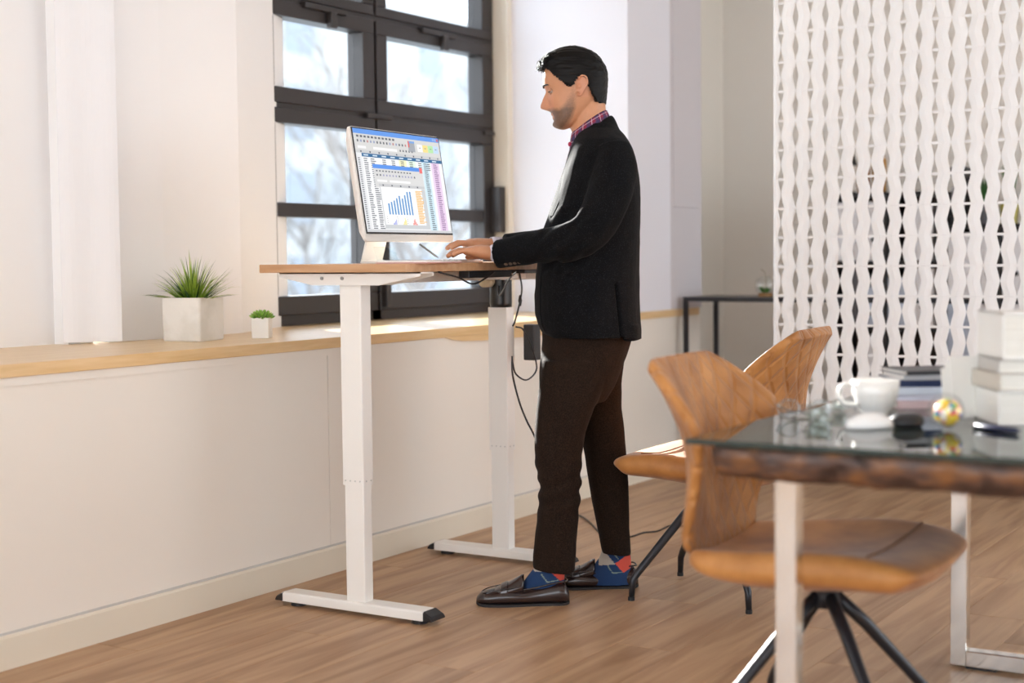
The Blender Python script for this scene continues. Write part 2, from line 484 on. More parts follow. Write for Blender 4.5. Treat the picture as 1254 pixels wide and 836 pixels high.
# ---- outside: ground and bare trees
GR = mat('outdoor_ground', (.50, .50, .45), .9, noise=(.6, (.62, .62, .60), .35, .6))
struct('ground', MB().box((-60, -30, -2.6), (-4.4, 60, -2.5)), GR)
BARK = mat('tree_bark', (.17, .155, .145), .9)
def tree(x, y, h, seed, label):
    rnd = random.Random(seed); mb = MB()
    def br(p, d, L, r, dep):
        n_ = 4; pts = [p]; q = p.copy(); dd = d.copy()
        for i in range(n_):
            dd = (dd + Vector((rnd.uniform(-1,1), rnd.uniform(-1,1), rnd.uniform(-.3,.6)))*.16).normalized()
            q = q + dd*(L/n_); pts.append(q.copy())
        mb.tube(pts, [lerp(r, r*.6, i/n_)*.70 for i in range(n_+1)], 6 if dep < 2 else 4)
        if dep >= 5: return
        for i in range(rnd.choice((3, 4)) if dep else 7):
            t = rnd.uniform(.35, 1); k = min(int(t*n_), n_-1)
            pp = pts[k].lerp(pts[k+1], t*n_-k)
            a = rnd.uniform(0, 2*pi); nd = (dd*.75 + Vector((cos(a), sin(a), rnd.uniform(0,.5)))*.75).normalized()
            br(pp, nd, L*rnd.uniform(.5,.68), r*.48, dep+1)
    br(Vector((0,0,0)), Vector((0,0,1)), h*.5, h*.017, 0)
    t = empty('bare_tree', (x, y, -2.5))
    mb.build('trunk_and_branches', BARK, t)
    tag(t, label, 'tree', 'bare trees outside the window')
tree(-9.8, 14.0, 7.5, 3, 'leafless tree seen through the right window panes')
tree(-14.5, 22.5, 9, 5, 'leafless tree standing farther off behind the right window panes')
tree(-23.5, 28.5, 9, 11, 'leafless tree seen behind the upper left window pane')
tree(-7.2, 7.6, 4.0, 21, 'low leafless twigs close behind the lower left pane')
# pale building added behind the trees to tone down the bright sky
bl = empty('backdrop_building', (-34, 44, -2.5)); tag(bl, 'pale building added far behind the bare trees to dim the sky in the window', 'building')
FAC = mat('facade_render', (.25, .265, .28), .9, noise=(.45, (.36, .36, .355), .42, .58))
MB().box((-9, -22, 0), (0, 24, 12.8)).build('facade', FAC, bl)
MB().box((-9.3, -22.3, 12.8), (.35, 24.3, 13.2)).build('cornice', mat('cornice_stone', (.32, .32, .32), .9), bl)
WG = mat('far_window_glass', (.16, .19, .23), .3)
for r_ in range(4):
    for c_ in range(11): MB().box((-.02, -20+c_*4.0, 1.8+r_*3.0), (.03, -18.5+c_*4.0, 3.7+r_*3.0)).build('window', WG, bl)

# ================================================================== SIT-STAND DESK
def ellring(c, a, b_, n=20, ang=0, z=None):
    return [Vector((c[0]+a*cos(2*pi*k/n), c[1]+b_*sin(2*pi*k/n), c[2])) for k in range(n)]
def roundbox(mb, a, b_, r, n=4):
    """box with rounded vertical edges"""
    x0, y0, z0 = a; x1, y1, z1 = b_; ring = []
    for cx, cy, s0 in ((x1-r, y1-r, 0), (x0+r, y1-r, 1), (x0+r, y0+r, 2), (x1-r, y0+r, 3)):
        for k in range(n+1):
            t = (s0 + k/n)*pi/2; ring.append((cx+r*cos(t), cy+r*sin(t)))
    mb.rings([[(x, y, z) for x, y in ring] for z in (z0, z1)]); return mb
DESKX, DY0, DY1 = -2.855, 3.67, 4.60
desk = empty('standing_desk', (DESKX, 4.13, 0))
tag(desk, 'white framed sit-stand desk with a raised light wood top', 'desk')
def L_(p): return (p[0]-DESKX, p[1]-4.13, p[2])
TOPZ = 1.102
mb = MB(); roundbox(mb, L_((-3.19, 3.60, TOPZ-.026)), L_((-2.60, 4.70, TOPZ)), .012)
mb.build('desktop', DESKW, desk, bevel=.002)
for yc in (DY0, DY1):
    dx = -.05 if yc == DY1 else 0
    xc = DESKX+dx
    # foot with black end caps and pads
    mb = MB(); rs = []
    f0, f1 = (-3.165, -2.565) if yc == DY0 else (-3.215, -2.615)
    prof = [(f0, .018, .030), (f0+.018, .014, .044), (f1-.03, .014, .044), (f1, .018, .026)]
    for x, zl, zh in prof:
        rs.append([L_((x, yc-.036, zl)), L_((x, yc+.036, zl)), L_((x, yc+.036, zh-.004)), L_((x, yc+.030, zh)), L_((x, yc-.030, zh)), L_((x, yc-.036, zh-.004))])
    mb.rings(rs); foot = mb.build('foot', WHITEM, desk, bevel=.002)
    for s, xx in ((-1, f0), (1, f1)):
        c = MB(); rs = []
        for x, zh in ((xx-s*.022, .0445), (xx+s*.004, .031), (xx+s*.008, .024)):
            rs.append([L_((x, yc-.0375, .016)), L_((x, yc+.0375, .016)), L_((x, yc+.0375, zh-.004)), L_((x, yc+.031, zh)), L_((x, yc-.031, zh)), L_((x, yc-.0375, zh-.004))])
        if s < 0: rs.reverse()
        c.rings(rs); c.build('end_cap', BLACKP, foot)
        c = MB(); c.cyl(L_((xx-s*.06, yc, 0)), L_((xx-s*.06, yc, .0145)), .026, 18); c.build('foot_pad', BLACKP, foot)
    lo = MB(); roundbox(lo, L_((xc-.037, yc-.022, .04)), L_((xc+.037, yc+.022, .43)), .004); lo.build('lower_column', WHITEM, desk)
    hi_top = 1.04 if yc == DY0 else .935
    hi = MB(); roundbox(hi, L_((xc-.041, yc-.027, .41)), L_((xc+.041, yc+.027, hi_top)), .005)
    up = hi.build('upper_column', WHITEM, desk)
    sc = MB()
    for q in range(4):
        px_ = xc-.028+q*.0187; sc.cyl(L_((px_, yc-.0285, .425)), L_((px_, yc-.0265, .425)), .0028, 8)
    for q in range(2): sc.cyl(L_((xc+.0425, yc-.012+q*.024, .425)), L_((xc+.0405, yc-.012+q*.024, .425)), .0028, 8)
    s_ = sc.build('screws', mat('screw_steel', (.6, .6, .58), .4, metal=.6), up); s_['kind'] = 'stuff'
    # side bracket under the top
    br_ = MB(); z1 = TOPZ-.026
    a0, a1 = (xc-.275, xc+.275)
    for yy in (yc-.037, yc+.033):
        pr = [(a0, z1), (a0, z1-.014), (xc-.14, z1-.040), (xc+.12, z1-.040), (a1, z1-.012), (a1, z1)]
        br_.rings([[L_((x, yy, z)) for x, z in pr], [L_((x, yy+.004, z)) for x, z in pr]])
    br_.box(L_((a0, yc-.037, z1-.004)), L_((a1, yc+.037, z1)))
    bo = br_.build('side_bracket', WHITEM, desk)
    sc = MB()
    for q in (-.10, -.02):
        sc = MB(); sc.cyl(L_((xc+q, yc-.041, z1-.018)), L_((xc+q, yc-.036, z1-.018)), .0055, 12)
        sc.build('bolt', mat('bolt_steel', (.35, .35, .35), .35, metal=.8), bo)
for xx in (DESKX-.09, DESKX+.045):
    MB().box(L_((xx, DY0+.037, TOPZ-.062)), L_((xx+.035, DY1-.035, TOPZ-.030))).build('crossrail', WHITEM, desk, bevel=.003)
xc = DESKX-.05
mb = MB(); mb.tube([L_((xc, DY1, .935)), L_((xc, DY1, .95)), L_((xc, DY1, 1.03)), L_((xc, DY1, 1.075))], [.040, .041, .041, .045], 24)
mb.build('motor_housing', mat('gloss_black', (.01, .01, .01), .3), desk, smooth=True)
mb = MB(); mb.cyl(L_((xc-.02, DY1-.085, 1.03)), L_((xc-.02, DY1-.03, 1.03)), .021, 18)
mb.build('motor_end', mat('motor_cream', (.62, .55, .40), .4), desk, smooth=True)
mb = MB(); mb.box(L_((-2.66, 3.96, TOPZ-.050)), L_((-2.62, 4.22, TOPZ-.027))); mb.box(L_((-2.70, 4.32, TOPZ-.040)), L_((-2.63, 4.50, TOPZ-.027)))
mb.build('controller', BLACKP, desk, bevel=.002)
mb = MB()
mb.tube(crom([L_((-2.60, 3.76, TOPZ-.028)), L_((-2.59, 3.85, TOPZ-.045)), L_((-2.60, 3.95, TOPZ-.068)), L_((-2.60, 4.03, TOPZ-.05)), L_((-2.60, 4.08, TOPZ-.03))]), .0028, 6)
mb.tube(crom([L_((-2.60, 4.22, TOPZ-.03)), L_((-2.70, 4.33, TOPZ-.06)), L_((-2.80, 4.44, TOPZ-.11)), L_((-2.85, 4.50, TOPZ-.12)), L_((-2.88, 4.55, TOPZ-.09))]), .0032, 6)
mb.build('motor_cable', BLACKP, desk, smooth=True)
# adapter and its cord
mb = MB(); roundbox(mb, (-2.815, 4.605, .742), (-2.768, 4.655, .872), .006)
ad = mb.build('power_adapter', BLACKP, bevel=.003)
tag(ad, 'black power adapter box on the right white desk column', 'adapter')
g = [at(636, 333, 0, -2.77), at(639, 352, 0, -2.77), at(637, 368, 0, -2.77), at(631, 392, 0, -2.765), at(628, 399, 0, -2.765)]
mb = MB(); mb.tube(crom(g), .0032, 8)
mb.tube([g[2]+Vector((0,0,.02)), g[2], g[2]-Vector((0,0,.02))], [.003, .0075, .003], 8)
loop = [at(632, 400, 0, -2.762), at(641, 404, 0, -2.76), at(652, 428, 0, -2.76), at(657, 452, 0, -2.76), at(645, 465, 0, -2.76), at(632, 458, 0, -2.76), at(628, 445, 0, -2.762), at(627, 436, 0, -2.764)]
mb.tube(crom(loop), .0030, 8)
drop = [at(627, 440, 0, -2.762), at(628, 460, 0, -2.76), at(636, 492, 0, -2.76), at(645, 515, 0, -2.76), at(655, 535, 0, -2.76), at(672, 580, 0, -2.80), at(690, 612, 2, .12)]
f_ = [at(700, 628, 2, .004), at(712, 632, 2, .004), at(723, 640, 2, .004), at(735, 652, 2, .004), at(752, 660, 2, .004), at(772, 657, 2, .004), at(788, 652, 2, .004), at(805, 650, 2, .004), at(823, 643, 2, .004), at(850, 646, 2, .004), at(872, 650, 2, .004), at(905, 645, 2, .004)]
mb.tube(crom(drop+f_, 6), .0034, 8)
o = mb.build('cable', BLACKP, smooth=True)
tag(o, 'black power cable looping down the desk column and over the floor', 'cord')

# ================================================================== MONITOR
mon = empty('desktop_computer', (-2.95, 4.07, TOPZ), 0)
tag(mon, 'white all-in-one computer with a spreadsheet and bar charts on screen', 'computer')
pc = Vector((-2.93, 4.04, 1.357))
MW, MH = .555, .372
yaw = R(4.0); tilt = R(9)
dy = Vector((-sin(yaw), cos(yaw), 0)); nrm0 = Vector((cos(yaw), sin(yaw), 0))
up = (Vector((0,0,1))*cos(tilt) - nrm0*sin(tilt)); nrm = dy.cross(up)
MM = Matrix(((dy.x, up.x, nrm.x, pc.x+2.95), (dy.y, up.y, nrm.y, pc.y-4.07), (dy.z, up.z, nrm.z, pc.z-TOPZ), (0,0,0,1)))
mb = MB(); n_ = []
def rrect(wd, hd, r, z, n=4):
    out = []
    for cx, cy, s0 in ((wd-r, hd-r, 0), (-wd+r, hd-r, 1), (-wd+r, -hd+r, 2), (wd-r, -hd+r, 3)):
        for k in range(n+1):
            t = (s0+k/n)*pi/2; out.append(MM @ Vector((cx+r*cos(t), cy+r*sin(t), z)))
    return out
mb.rings([rrect(MW/2-.03, MH/2-.03, .01, -.040), rrect(MW/2-.006, MH/2-.006, .01, -.016), rrect(MW/2, MH/2, .012, -.010), rrect(MW/2, MH/2, .012, 0)])
MONW = mat('monitor_white', (.82, .80, .76), .35)
mb.build('housing', MONW, mon)
# display: bezel + printed picture made of flat coloured patches
SW0, SW1, SH0, SH1 = -MW/2+.014, MW/2-.006, -MH/2+.030, MH/2-.006
mb = MB(); mb.box((SW0-.006, SH0-.006, 0.0), (SW1+.005, SH1+.004, .0015), MM)
mb.build('bezel', mat('bezel_black', (.01, .01, .012), .25), mon)
DS = MB(); lay = [0]
def q(x0, y0, x1, y1, c, up_=None):
    """patch in screen fractions, y down"""
    if up_ is not None: lay[0] = up_
    z = .0018 + lay[0]*.00012
    X = lambda t: SW0+(SW1-SW0)*t
    Y = lambda t: SH1-(SH1-SH0)*t
    DS.col = c
    DS.add([MM @ Vector((X(x0), Y(y1), z)), MM @ Vector((X(x1), Y(y1), z)), MM @ Vector((X(x1), Y(y0), z)), MM @ Vector((X(x0), Y(y0), z))], [(0,1,2,3)])
rd = random.Random(4)
GY = (.62, .63, .64); DK = (.08, .09, .12)
q(0, 0, 1, 1, (.80, .81, .83), 0)
q(0, 0, 1, .047, (.10, .30, .78), 1); 
for k in range(3): q(.92+k*.026, .01, .94+k*.026, .037, (.30, .45, .80) if k < 2 else (.65, .10, .10), 2)
q(0, .047, 1, .235, (.66, .66, .65), 1)
for k in range(11): q(.03+k*.04, .062, .055+k*.04, .082, DK, 2)
for k in range(16): q(.03+k*.036, .105, .046+k*.036, .128, rd.choice((DK, (.25,.3,.5), (.5,.2,.2))), 2)
q(.03, .165, .12, .19, (.85, .85, .86), 2); q(.20, .165, .47, .19, (.9, .9, .9), 2)
for k in range(5): q(.50+k*.035, .165, .515+k*.035, .185, DK, 2)
q(.61, .065, .69, .175, (.35, .38, .42), 2); q(.61, .065, .625, .13, (.75, .1, .1), 3); q(.625, .065, .69, .085, (.15, .35, .75), 3)
for k, c in enumerate(((.92,.92,.92), (.90,.72,.25), (.45,.78,.40), (.50,.68,.92))): q(.72+k*.066, .09, .782+k*.066, .165, c, 2)
for k in range(4): q(.74+k*.066, .12, .762+k*.066, .13, (.3,.3,.3), 3)
q(0, .205, 1, .235, (.58, .59, .60), 2)
for k in range(10): q(.05+k*.1, .212, .065+k*.1, .228, DK, 3)
q(.06, .235, 1, .27, (.012, .13, .30), 2)
for k in range(9): q(.08+k*.1, .246, .13+k*.1, .258, (.7,.8,.9), 3)
q(.06, .27, 1, .985, (.88, .89, .90), 1)
q(.74, .27, .83, .985, (.62, .80, .88), 2); q(.86, .27, .96, .985, (.80, .62, .82), 2)
q(.47, .27, .56, .36, (.92, .88, .55), 2); q(.58, .27, .67, .36, (.75, .90, .75), 2)
NR = 34
for r_ in range(NR):
    y = .283 + r_*.0205
    q(.012, y, .035, y+.009, DK, 4)
    for cx, wd in ((.075, .05), (.15, .06)): q(cx, y, cx+wd*rd.uniform(.6, 1), y+.009, DK, 4)
    q(.765, y, .80+rd.uniform(0, .015), y+.009, DK, 4)
    q(.885, y, .925+rd.uniform(0, .015), y+.009, (.2, .08, .25), 4)
    if r_ < 4:
        for k in range(6): q(.28+k*.105, y, .32+k*.105, y+.009, DK, 4)
# inner window
q(.205, .335, .735, .965, (.58, .60, .62), 6)
q(.16, .335, .735, .375, (.08, .28, .80), 7); q(.70, .335, .735, .39, (.85, .15, .15), 8)
q(.165, .375, .735, .56, (.68, .68, .68), 6.5)
for k in range(12): q(.19+k*.035, .392, .208+k*.035, .405, DK, 8)
for k in range(13): q(.19+k*.036, .43, .205+k*.036, .448, rd.choice((DK, (.3,.3,.5))), 8)
q(.19, .485, .30, .505, (.9,.9,.9), 8); q(.33, .485, .57, .505, (.92,.92,.92), 8)
q(.20, .525, .735, .55, (.55,.56,.58), 8)
for k in range(5): q(.24+k*.1, .53, .255+k*.1, .545, DK, 9)
q(.215, .555, .69, .925, (.94, .94, .95), 8)
q(.23, .57, .585, .80, (.97, .97, .97), 9)
for k in range(5): q(.25, .60+k*.042, .58, .603+k*.042, (.8,.8,.82), 10)
for k, hgt in enumerate((.11, .125, .14, .165, .19, .165, .20, .235, .238)):
    x = .27+k*.033; q(x, .83-.005-hgt+.0, x+.017, .825, (.08, .28, .60), 11)
for k in range(27): q(.61, .575+k*.0125, .61+rd.uniform(.05, .095), .5835+k*.0125, (.85, .48, .12), 11)
for cx, c, hs_ in ((.30, (.25,.30,.75), (.02,.03,.05,.075)), (.415, (.85,.72,.15), (.02,.05,.10,.07)), (.53, (.80,.15,.12), (.03,.07,.09,.05,.02))):
    q(cx-.06, .84, cx+.05, .925, (.97,.97,.97), 9)
    for j in range(4): q(cx-.065, .845+j*.02, cx-.055, .85+j*.02, DK, 12)
    for j, hh in enumerate(hs_): q(cx+j*.011, .925-hh*.7, cx+j*.011+.008, .925, c, 12)
q(0, .975, 1, 1, (.60, .61, .63), 9)
DS.build('display', attrmat('display_picture', rough=.3, emis=.60), mon)
# stand
mb = MB()
b0 = Vector((-3.0, 4.045, 1.30)); 
pts = [(-3.01, 1.30), (-3.035, 1.20), (-3.06, TOPZ+.013), (-3.055, TOPZ+.006), (-3.04, TOPZ+.004), (-2.86, TOPZ+.004)]
rs = []
for i, (x, z) in enumerate(pts):
    hw = .055 if i < 3 else .085 if i > 3 else .07
    th = .006
    px0 = Vector((x, 4.03-hw, z)); px1 = Vector((x, 4.03+hw, z))
    t = Vector((pts[min(i+1,5)][0]-pts[max(i-1,0)][0], 0, pts[min(i+1,5)][1]-pts[max(i-1,0)][1])).normalized(); nn = Vector((-t.z, 0, t.x))*.0035
    ofs = Vector((2.95, -4.07, -TOPZ))
    rs.append([px0-nn+ofs, px1-nn+ofs, px1+nn+ofs, px0+nn+ofs])
mb.rings(rs); mb.build('stand', MONW, mon)

# things on the desktop
mb = MB(); roundbox(mb, (-2.86, 3.80, TOPZ), (-2.73, 4.22, TOPZ+.007), .01)
kb = mb.build('keyboard', MONW, bevel=.002)
tag(kb, 'slim light keyboard on the desk under the hands of the man', 'keyboard')
k_ = MB()
for r_ in range(5):
    for c_ in range(14):
        x = -2.85+r_*.0235; y = 3.812+c_*.0285
        k_.box((x, y, TOPZ+.007), (x+.019, y+.024, TOPZ+.0105))
ko = k_.build('keys', mat('key_grey', (.55, .55, .56), .5), kb); ko['kind'] = 'stuff'
mb = MB(); M_ = Matrix.Translation((-2.66, 3.74, TOPZ)) @ Matrix.Rotation(R(8), 4, 'Z')
mb.box((-.09, -.11, 0), (.085, .13, .004), M_); nb = mb.build('notebook', mat('notebook_cover', (.62, .36, .33), .6), None, bevel=.001)
tag(nb, 'open notebook with reddish cover lying near the desk edge', 'notebook')
mb = MB(); mb.box((-.086, -.106, .004), (.082, .008, .009), M_); mb.box((-.086, .012, .004), (.082, .126, .008), M_)
mb.build('pages', mat('paper_white', (.86, .84, .80), .7), nb, bevel=.001)
ph = empty('acrylic_pen_stand', (-2.80, 3.72, TOPZ))
tag(ph, 'clear acrylic sheet stand behind the notebook on the desk', 'stand')
ac = glassmat('acrylic_clear', (.93, .96, .96))
mb = MB(); mb.box((-.045, -.003, 0), (.045, .10, .003)); mb.build('base_plate', ac, ph)
mb = MB(); mb.box((-.003, 0, 0), (0, .11, .055), Matrix.Translation((0.0, 0, 0)) @ Matrix.Rotation(R(-18), 4, 'Y')); mb.build('back_plate', ac, ph)
mb = MB(); mb.tube([at(514, 299, 0, -2.735), at(533, 313, 0, -2.68), at(537, 315.5, 0, -2.67)], [.0034, .0034, .0008], 10)
o = mb.build('pen', mat('pen_metal', (.30, .28, .26), .3, metal=.5), smooth=True)
tag(o, 'slim dark pen leaning by the fingertips of the man', 'pen')

# ================================================================== PLANTS
def cube_pot(name, loc, w, h, rz, m, lip=.006):
    p = empty(name, loc, rz)
    mb = MB(); r = w*.06; rs = []
    def sq(hw, z, r):
        out = []
        for cx, cy, s0 in ((hw-r, hw-r, 0), (-hw+r, hw-r, 1), (-hw+r, -hw+r, 2), (hw-r, -hw+r, 3)):
            for k in range(4):
                t = (s0+k/3)*pi/2; out.append((cx+r*cos(t), cy+r*sin(t), z))
        return out
    hw = w/2
    mb.rings([sq(hw*.95, 0, r), sq(hw*.985, h*.03, r), sq(hw, h*.5, r), sq(hw, h, r), sq(hw-lip, h, r), sq(hw-lip, h*.86, r)], True, (True, True))
    mb.build('pot', m, p)
    MB().box((-hw+lip, -hw+lip, h*.80), (hw-lip, hw-lip, h*.88)).build('soil', mat('soil', (.05, .035, .02), .95), p)
    return p
CONC = mat('white_stone_pot', (.78, .76, .72), .7, bump=(14, .5, .01), noise=(10, (.70, .68, .63), .45, .6))
bigp = cube_pot('potted_grass', (-3.668, 3.80, .84), .155, .150, R(10), CONC)
tag(bigp, 'spiky grass plant in a large white square pot', 'plant')
LEAF = mat('grass_blade', (.15, .28, .02), .45, noise=(9, (.42, .56, .08), .35, .65))
LEAFD = mat('grass_blade_dark', (.03, .10, .015), .5)
mbs = [MB(), MB()]
rg = random.Random(12)
def blade(mb, p, d, L, wd, droop):
    n_ = 7; pts = []; q_ = Vector(p); dd = Vector(d).normalized()
    side = dd.cross(Vector((0,0,1)));  side = side.normalized() if side.length > .01 else Vector((1,0,0))
    side = (side + Vector((rg.uniform(-.4,.4), rg.uniform(-.4,.4), 0))).normalized()
    vs = []
    for i in range(n_+1):
        t = i/n_; ww = wd*(1-t)**.8*(.55+.45*min(1, t*4))
        nn = dd.cross(side).normalized()
        vs += [q_-side*ww, q_+nn*ww*.35, q_+side*ww]
        q_ = q_+dd*(L/n_); dd = (dd+Vector((0,0,-droop*t))).normalized()
    fs = []
    for i in range(n_):
        a = i*3
        fs += [(a, a+1, a+4, a+3), (a+1, a+2, a+5, a+4)]
    mb.add(vs, fs)
for i in range(230):
    a = rg.uniform(0, 2*pi); sp = rg.uniform(0, 1)**.75
    r0 = .030*sp; d = Vector((cos(a)*sp*.95, sin(a)*sp*.95, 1.0-.45*sp))
    blade(mbs[0 if rg.random() < .68 else 1], (cos(a)*r0, sin(a)*r0, .125), d, rg.uniform(.09, .19)*(1.0-.15*sp)*1.05, rg.uniform(.0030, .0054), rg.uniform(.05, .42))
for i in range(26):   # a few low ones hanging to the left
    a = pi+R(25)+rg.uniform(-.5, .5) if i < 18 else rg.uniform(-.6, .6)
    blade(mbs[i % 2], (cos(a)*.035, sin(a)*.035, .135), Vector((cos(a), sin(a), .28)), rg.uniform(.10, .16), .0045, .16)
mbs[0].build('grass_blades', LEAF, bigp)['kind'] = 'stuff'
mbs[1].build('dark_grass_blades', LEAFD, bigp)['kind'] = 'stuff'
smp = cube_pot('potted_succulent', (-3.535, 4.005, .84), .062, .072, R(28), mat('small_pot', (.80, .78, .74), .6))
tag(smp, 'small succulent in a little white cube pot', 'plant')
SUC = mat('succulent_leaf', (.12, .30, .03), .4, noise=(20, (.32, .52, .08), .4, .6))
mb = MB()
for i in range(46):
    a = i*2.399; rr = .003+.026*math.sqrt(i/46); el = 1.25-1.0*(i/46)
    d = Vector((cos(a)*cos(el), sin(a)*cos(el), sin(el)))
    p = Vector((cos(a)*rr, sin(a)*rr, .070+.012*(1-i/46)))
    mb.tube([p, p+d*.006, p+d*.014, p+d*.021], [.002, .0048, .0042, .0006], 6)
mb.build('succulent_leaves', SUC, smp, smooth=True)['kind'] = 'stuff'

# ================================================================== CHAIRS
def leather(name, quilt):
    m = bpy.data.materials.new(name); m.use_nodes = True
    n = m.node_tree; b = n.nodes['Principled BSDF']
    tc = n.nodes.new('ShaderNodeTexCoord')
    nz = n.nodes.new('ShaderNodeTexNoise'); nz.inputs['Scale'].default_value = 9; nz.inputs['Detail'].default_value = 6
    n.links.new(tc.outputs['Object'], nz.inputs['Vector'])
    cr = n.nodes.new('ShaderNodeValToRGB')
    cr.color_ramp.elements[0].position = .30; cr.color_ramp.elements[0].color = (.28, .100, .018, 1)
    cr.color_ramp.elements[1].position = .68; cr.color_ramp.elements[1].color = (.55, .245, .068, 1)
    n.links.new(nz.outputs['Fac'], cr.inputs[0])
    n.links.new(cr.outputs[0], b.inputs['Base Color'])
    b.inputs['Roughness'].default_value = .52; b.inputs['Specular IOR Level'].default_value = .4
    b.inputs['Sheen Weight'].default_value = .15
    nb = n.nodes.new('ShaderNodeTexNoise'); nb.inputs['Scale'].default_value = 160
    n.links.new(tc.outputs['Object'], nb.inputs['Vector'])
    bp = n.nodes.new('ShaderNodeBump'); bp.inputs['Strength'].default_value = .15; bp.inputs['Distance'].default_value = .001
    n.links.new(nb.outputs['Fac'], bp.inputs['Height'])
    last = bp
    if quilt:
        uv = n.nodes.new('ShaderNodeUVMap'); uv.uv_map = 'UVMap'
        sp = n.nodes.new('ShaderNodeSeparateXYZ'); n.links.new(uv.outputs[0], sp.inputs[0])
        outs = []
        for sg in (1, -1):
            a = n.nodes.new('ShaderNodeMath'); a.operation = 'MULTIPLY'; a.inputs[1].default_value = 1/.060
            n.links.new(sp.outputs[0], a.inputs[0])
            c = n.nodes.new('ShaderNodeMath'); c.operation = 'MULTIPLY'; c.inputs[1].default_value = sg/.105
            n.links.new(sp.outputs[1], c.inputs[0])
            d = n.nodes.new('ShaderNodeMath'); d.operation = 'ADD'; n.links.new(a.outputs[0], d.inputs[0]); n.links.new(c.outputs[0], d.inputs[1])
            e = n.nodes.new('ShaderNodeMath'); e.operation = 'FRACT'; n.links.new(d.outputs[0], e.inputs[0])
            f = n.nodes.new('ShaderNodeMath'); f.operation = 'SUBTRACT'; f.inputs[1].default_value = .5; n.links.new(e.outputs[0], f.inputs[0])
            g = n.nodes.new('ShaderNodeMath'); g.operation = 'ABSOLUTE'; n.links.new(f.outputs[0], g.inputs[0])
            h = n.nodes.new('ShaderNodeMath'); h.operation = 'SUBTRACT'; h.inputs[0].default_value = .5; n.links.new(g.outputs[0], h.inputs[1])
            outs.append(h)
        mn = n.nodes.new('ShaderNodeMath'); mn.operation = 'MINIMUM'; n.links.new(outs[0].outputs[0], mn.inputs[0]); n.links.new(outs[1].outputs[0], mn.inputs[1])
        mr = n.nodes.new('ShaderNodeMapRange'); mr.inputs['From Max'].default_value = .22; mr.interpolation_type = 'SMOOTHSTEP'
        n.links.new(mn.outputs[0], mr.inputs[0])
        b2 = n.nodes.new('ShaderNodeBump'); b2.inputs['Strength'].default_value = .8; b2.inputs['Distance'].default_value = .006
        n.links.new(mr.outputs[0], b2.inputs['Height']); n.links.new(bp.outputs[0], b2.inputs['Normal']); last = b2
    n.links.new(last.outputs[0], b.inputs['Normal'])
    return m
LEA = leather('tan_leather', False); LEAQ = leather('tan_leather_quilted', True)
def sheet(rows, cols_=9, th=.045, th_edge=.028):
    """rows: x, z, half width, edge dx, edge dz  -> closed padded shell; uv in metres"""
    pts = [[None]*cols_ for _ in rows]; vlen = [0]
    for i, r in enumerate(rows):
        if i: vlen.append(vlen[-1] + math.hypot(rows[i][0]-rows[i-1][0], rows[i][1]-rows[i-1][1]))
    for i, (x, z, w_, ex, ez) in enumerate(rows):
        for j in range(cols_):
            u = -1+2*j/(cols_-1)
            k = abs(u)**2.2
            pts[i][j] = Vector((x+ex*k, w_*u, z+ez*k))
    nrm_ = [[None]*cols_ for _ in rows]
    for i in range(len(rows)):
        for j in range(cols_):
            a = pts[min(i+1, len(rows)-1)][j]-pts[max(i-1, 0)][j]
            b_ = pts[i][min(j+1, cols_-1)]-pts[i][max(j-1, 0)]
            nrm_[i][j] = a.cross(b_).normalized()   # points up/forward or its opposite, fixed below
    if nrm_[len(rows)//2][cols_//2].dot(Vector((.6, 0, .8))) > 0:
        for i in range(len(rows)):
            for j in range(cols_): nrm_[i][j] = -nrm_[i][j]
    vs = []; uv = []
    for i in range(len(rows)):
        for j in range(cols_):
            vs.append(pts[i][j]); uv.append((pts[i][j].y, vlen[i]))
    N_ = len(vs)
    for i in range(len(rows)):
        for j in range(cols_):
            e = 1-abs(-1+2*j/(cols_-1))**3
            te_ = th_edge[i] if isinstance(th_edge, list) else th_edge
            t = lerp(te_, th[i] if isinstance(th, (list, tuple)) else th, e)
            vs.append(pts[i][j]+nrm_[i][j]*t); uv.append((pts[i][j].y, vlen[i]))
    fs = []; q_ = lambda i, j: i*cols_+j
    n_ = len(rows)
    for i in range(n_-1):
        for j in range(cols_-1):
            fs.append((q_(i,j), q_(i,j+1), q_(i+1,j+1), q_(i+1,j)))
            fs.append((N_+q_(i,j), N_+q_(i+1,j), N_+q_(i+1,j+1), N_+q_(i,j+1)))
    for i in range(n_-1):
        fs.append((q_(i,0), q_(i+1,0), N_+q_(i+1,0), N_+q_(i,0)))
        fs.append((q_(i,cols_-1), N_+q_(i,cols_-1), N_+q_(i+1,cols_-1), q_(i+1,cols_-1)))
    for j in range(cols_-1):
        fs.append((q_(0,j), N_+q_(0,j), N_+q_(0,j+1), q_(0,j+1)))
        fs.append((q_(n_-1,j), q_(n_-1,j+1), N_+q_(n_-1,j+1), N_+q_(n_-1,j)))
    return vs, fs, uv
def sheet_obj(name, rows, m, parent, **k):
    vs, fs, uv = sheet(rows, **k)
    mb = MB(); mb.add(vs, fs); o = mb.build(name, m, parent, smooth=True)
    ul = o.data.uv_layers.new(name='UVMap')
    for lp in o.data.loops: ul.data[lp.index].uv = uv[lp.vertex_index]
    bm = bmesh.new(); bm.from_mesh(o.data); bmesh.ops.recalc_face_normals(bm, faces=bm.faces); bm.to_mesh(o.data); bm.free()
    subsurf(o, 2)
    return o
seat_rows = [(.292, .446, .215, -.020, -.012), (.278, .464, .255, -.014, -.004), (.21, .474, .262, -.0, .008), (.10, .460, .258, 0, .042),
             (-.02, .442, .246, 0, .052), (-.13, .432, .234, 0, .050), (-.215, .432, .222, 0, .040), (-.256, .452, .216, .006, .020)]
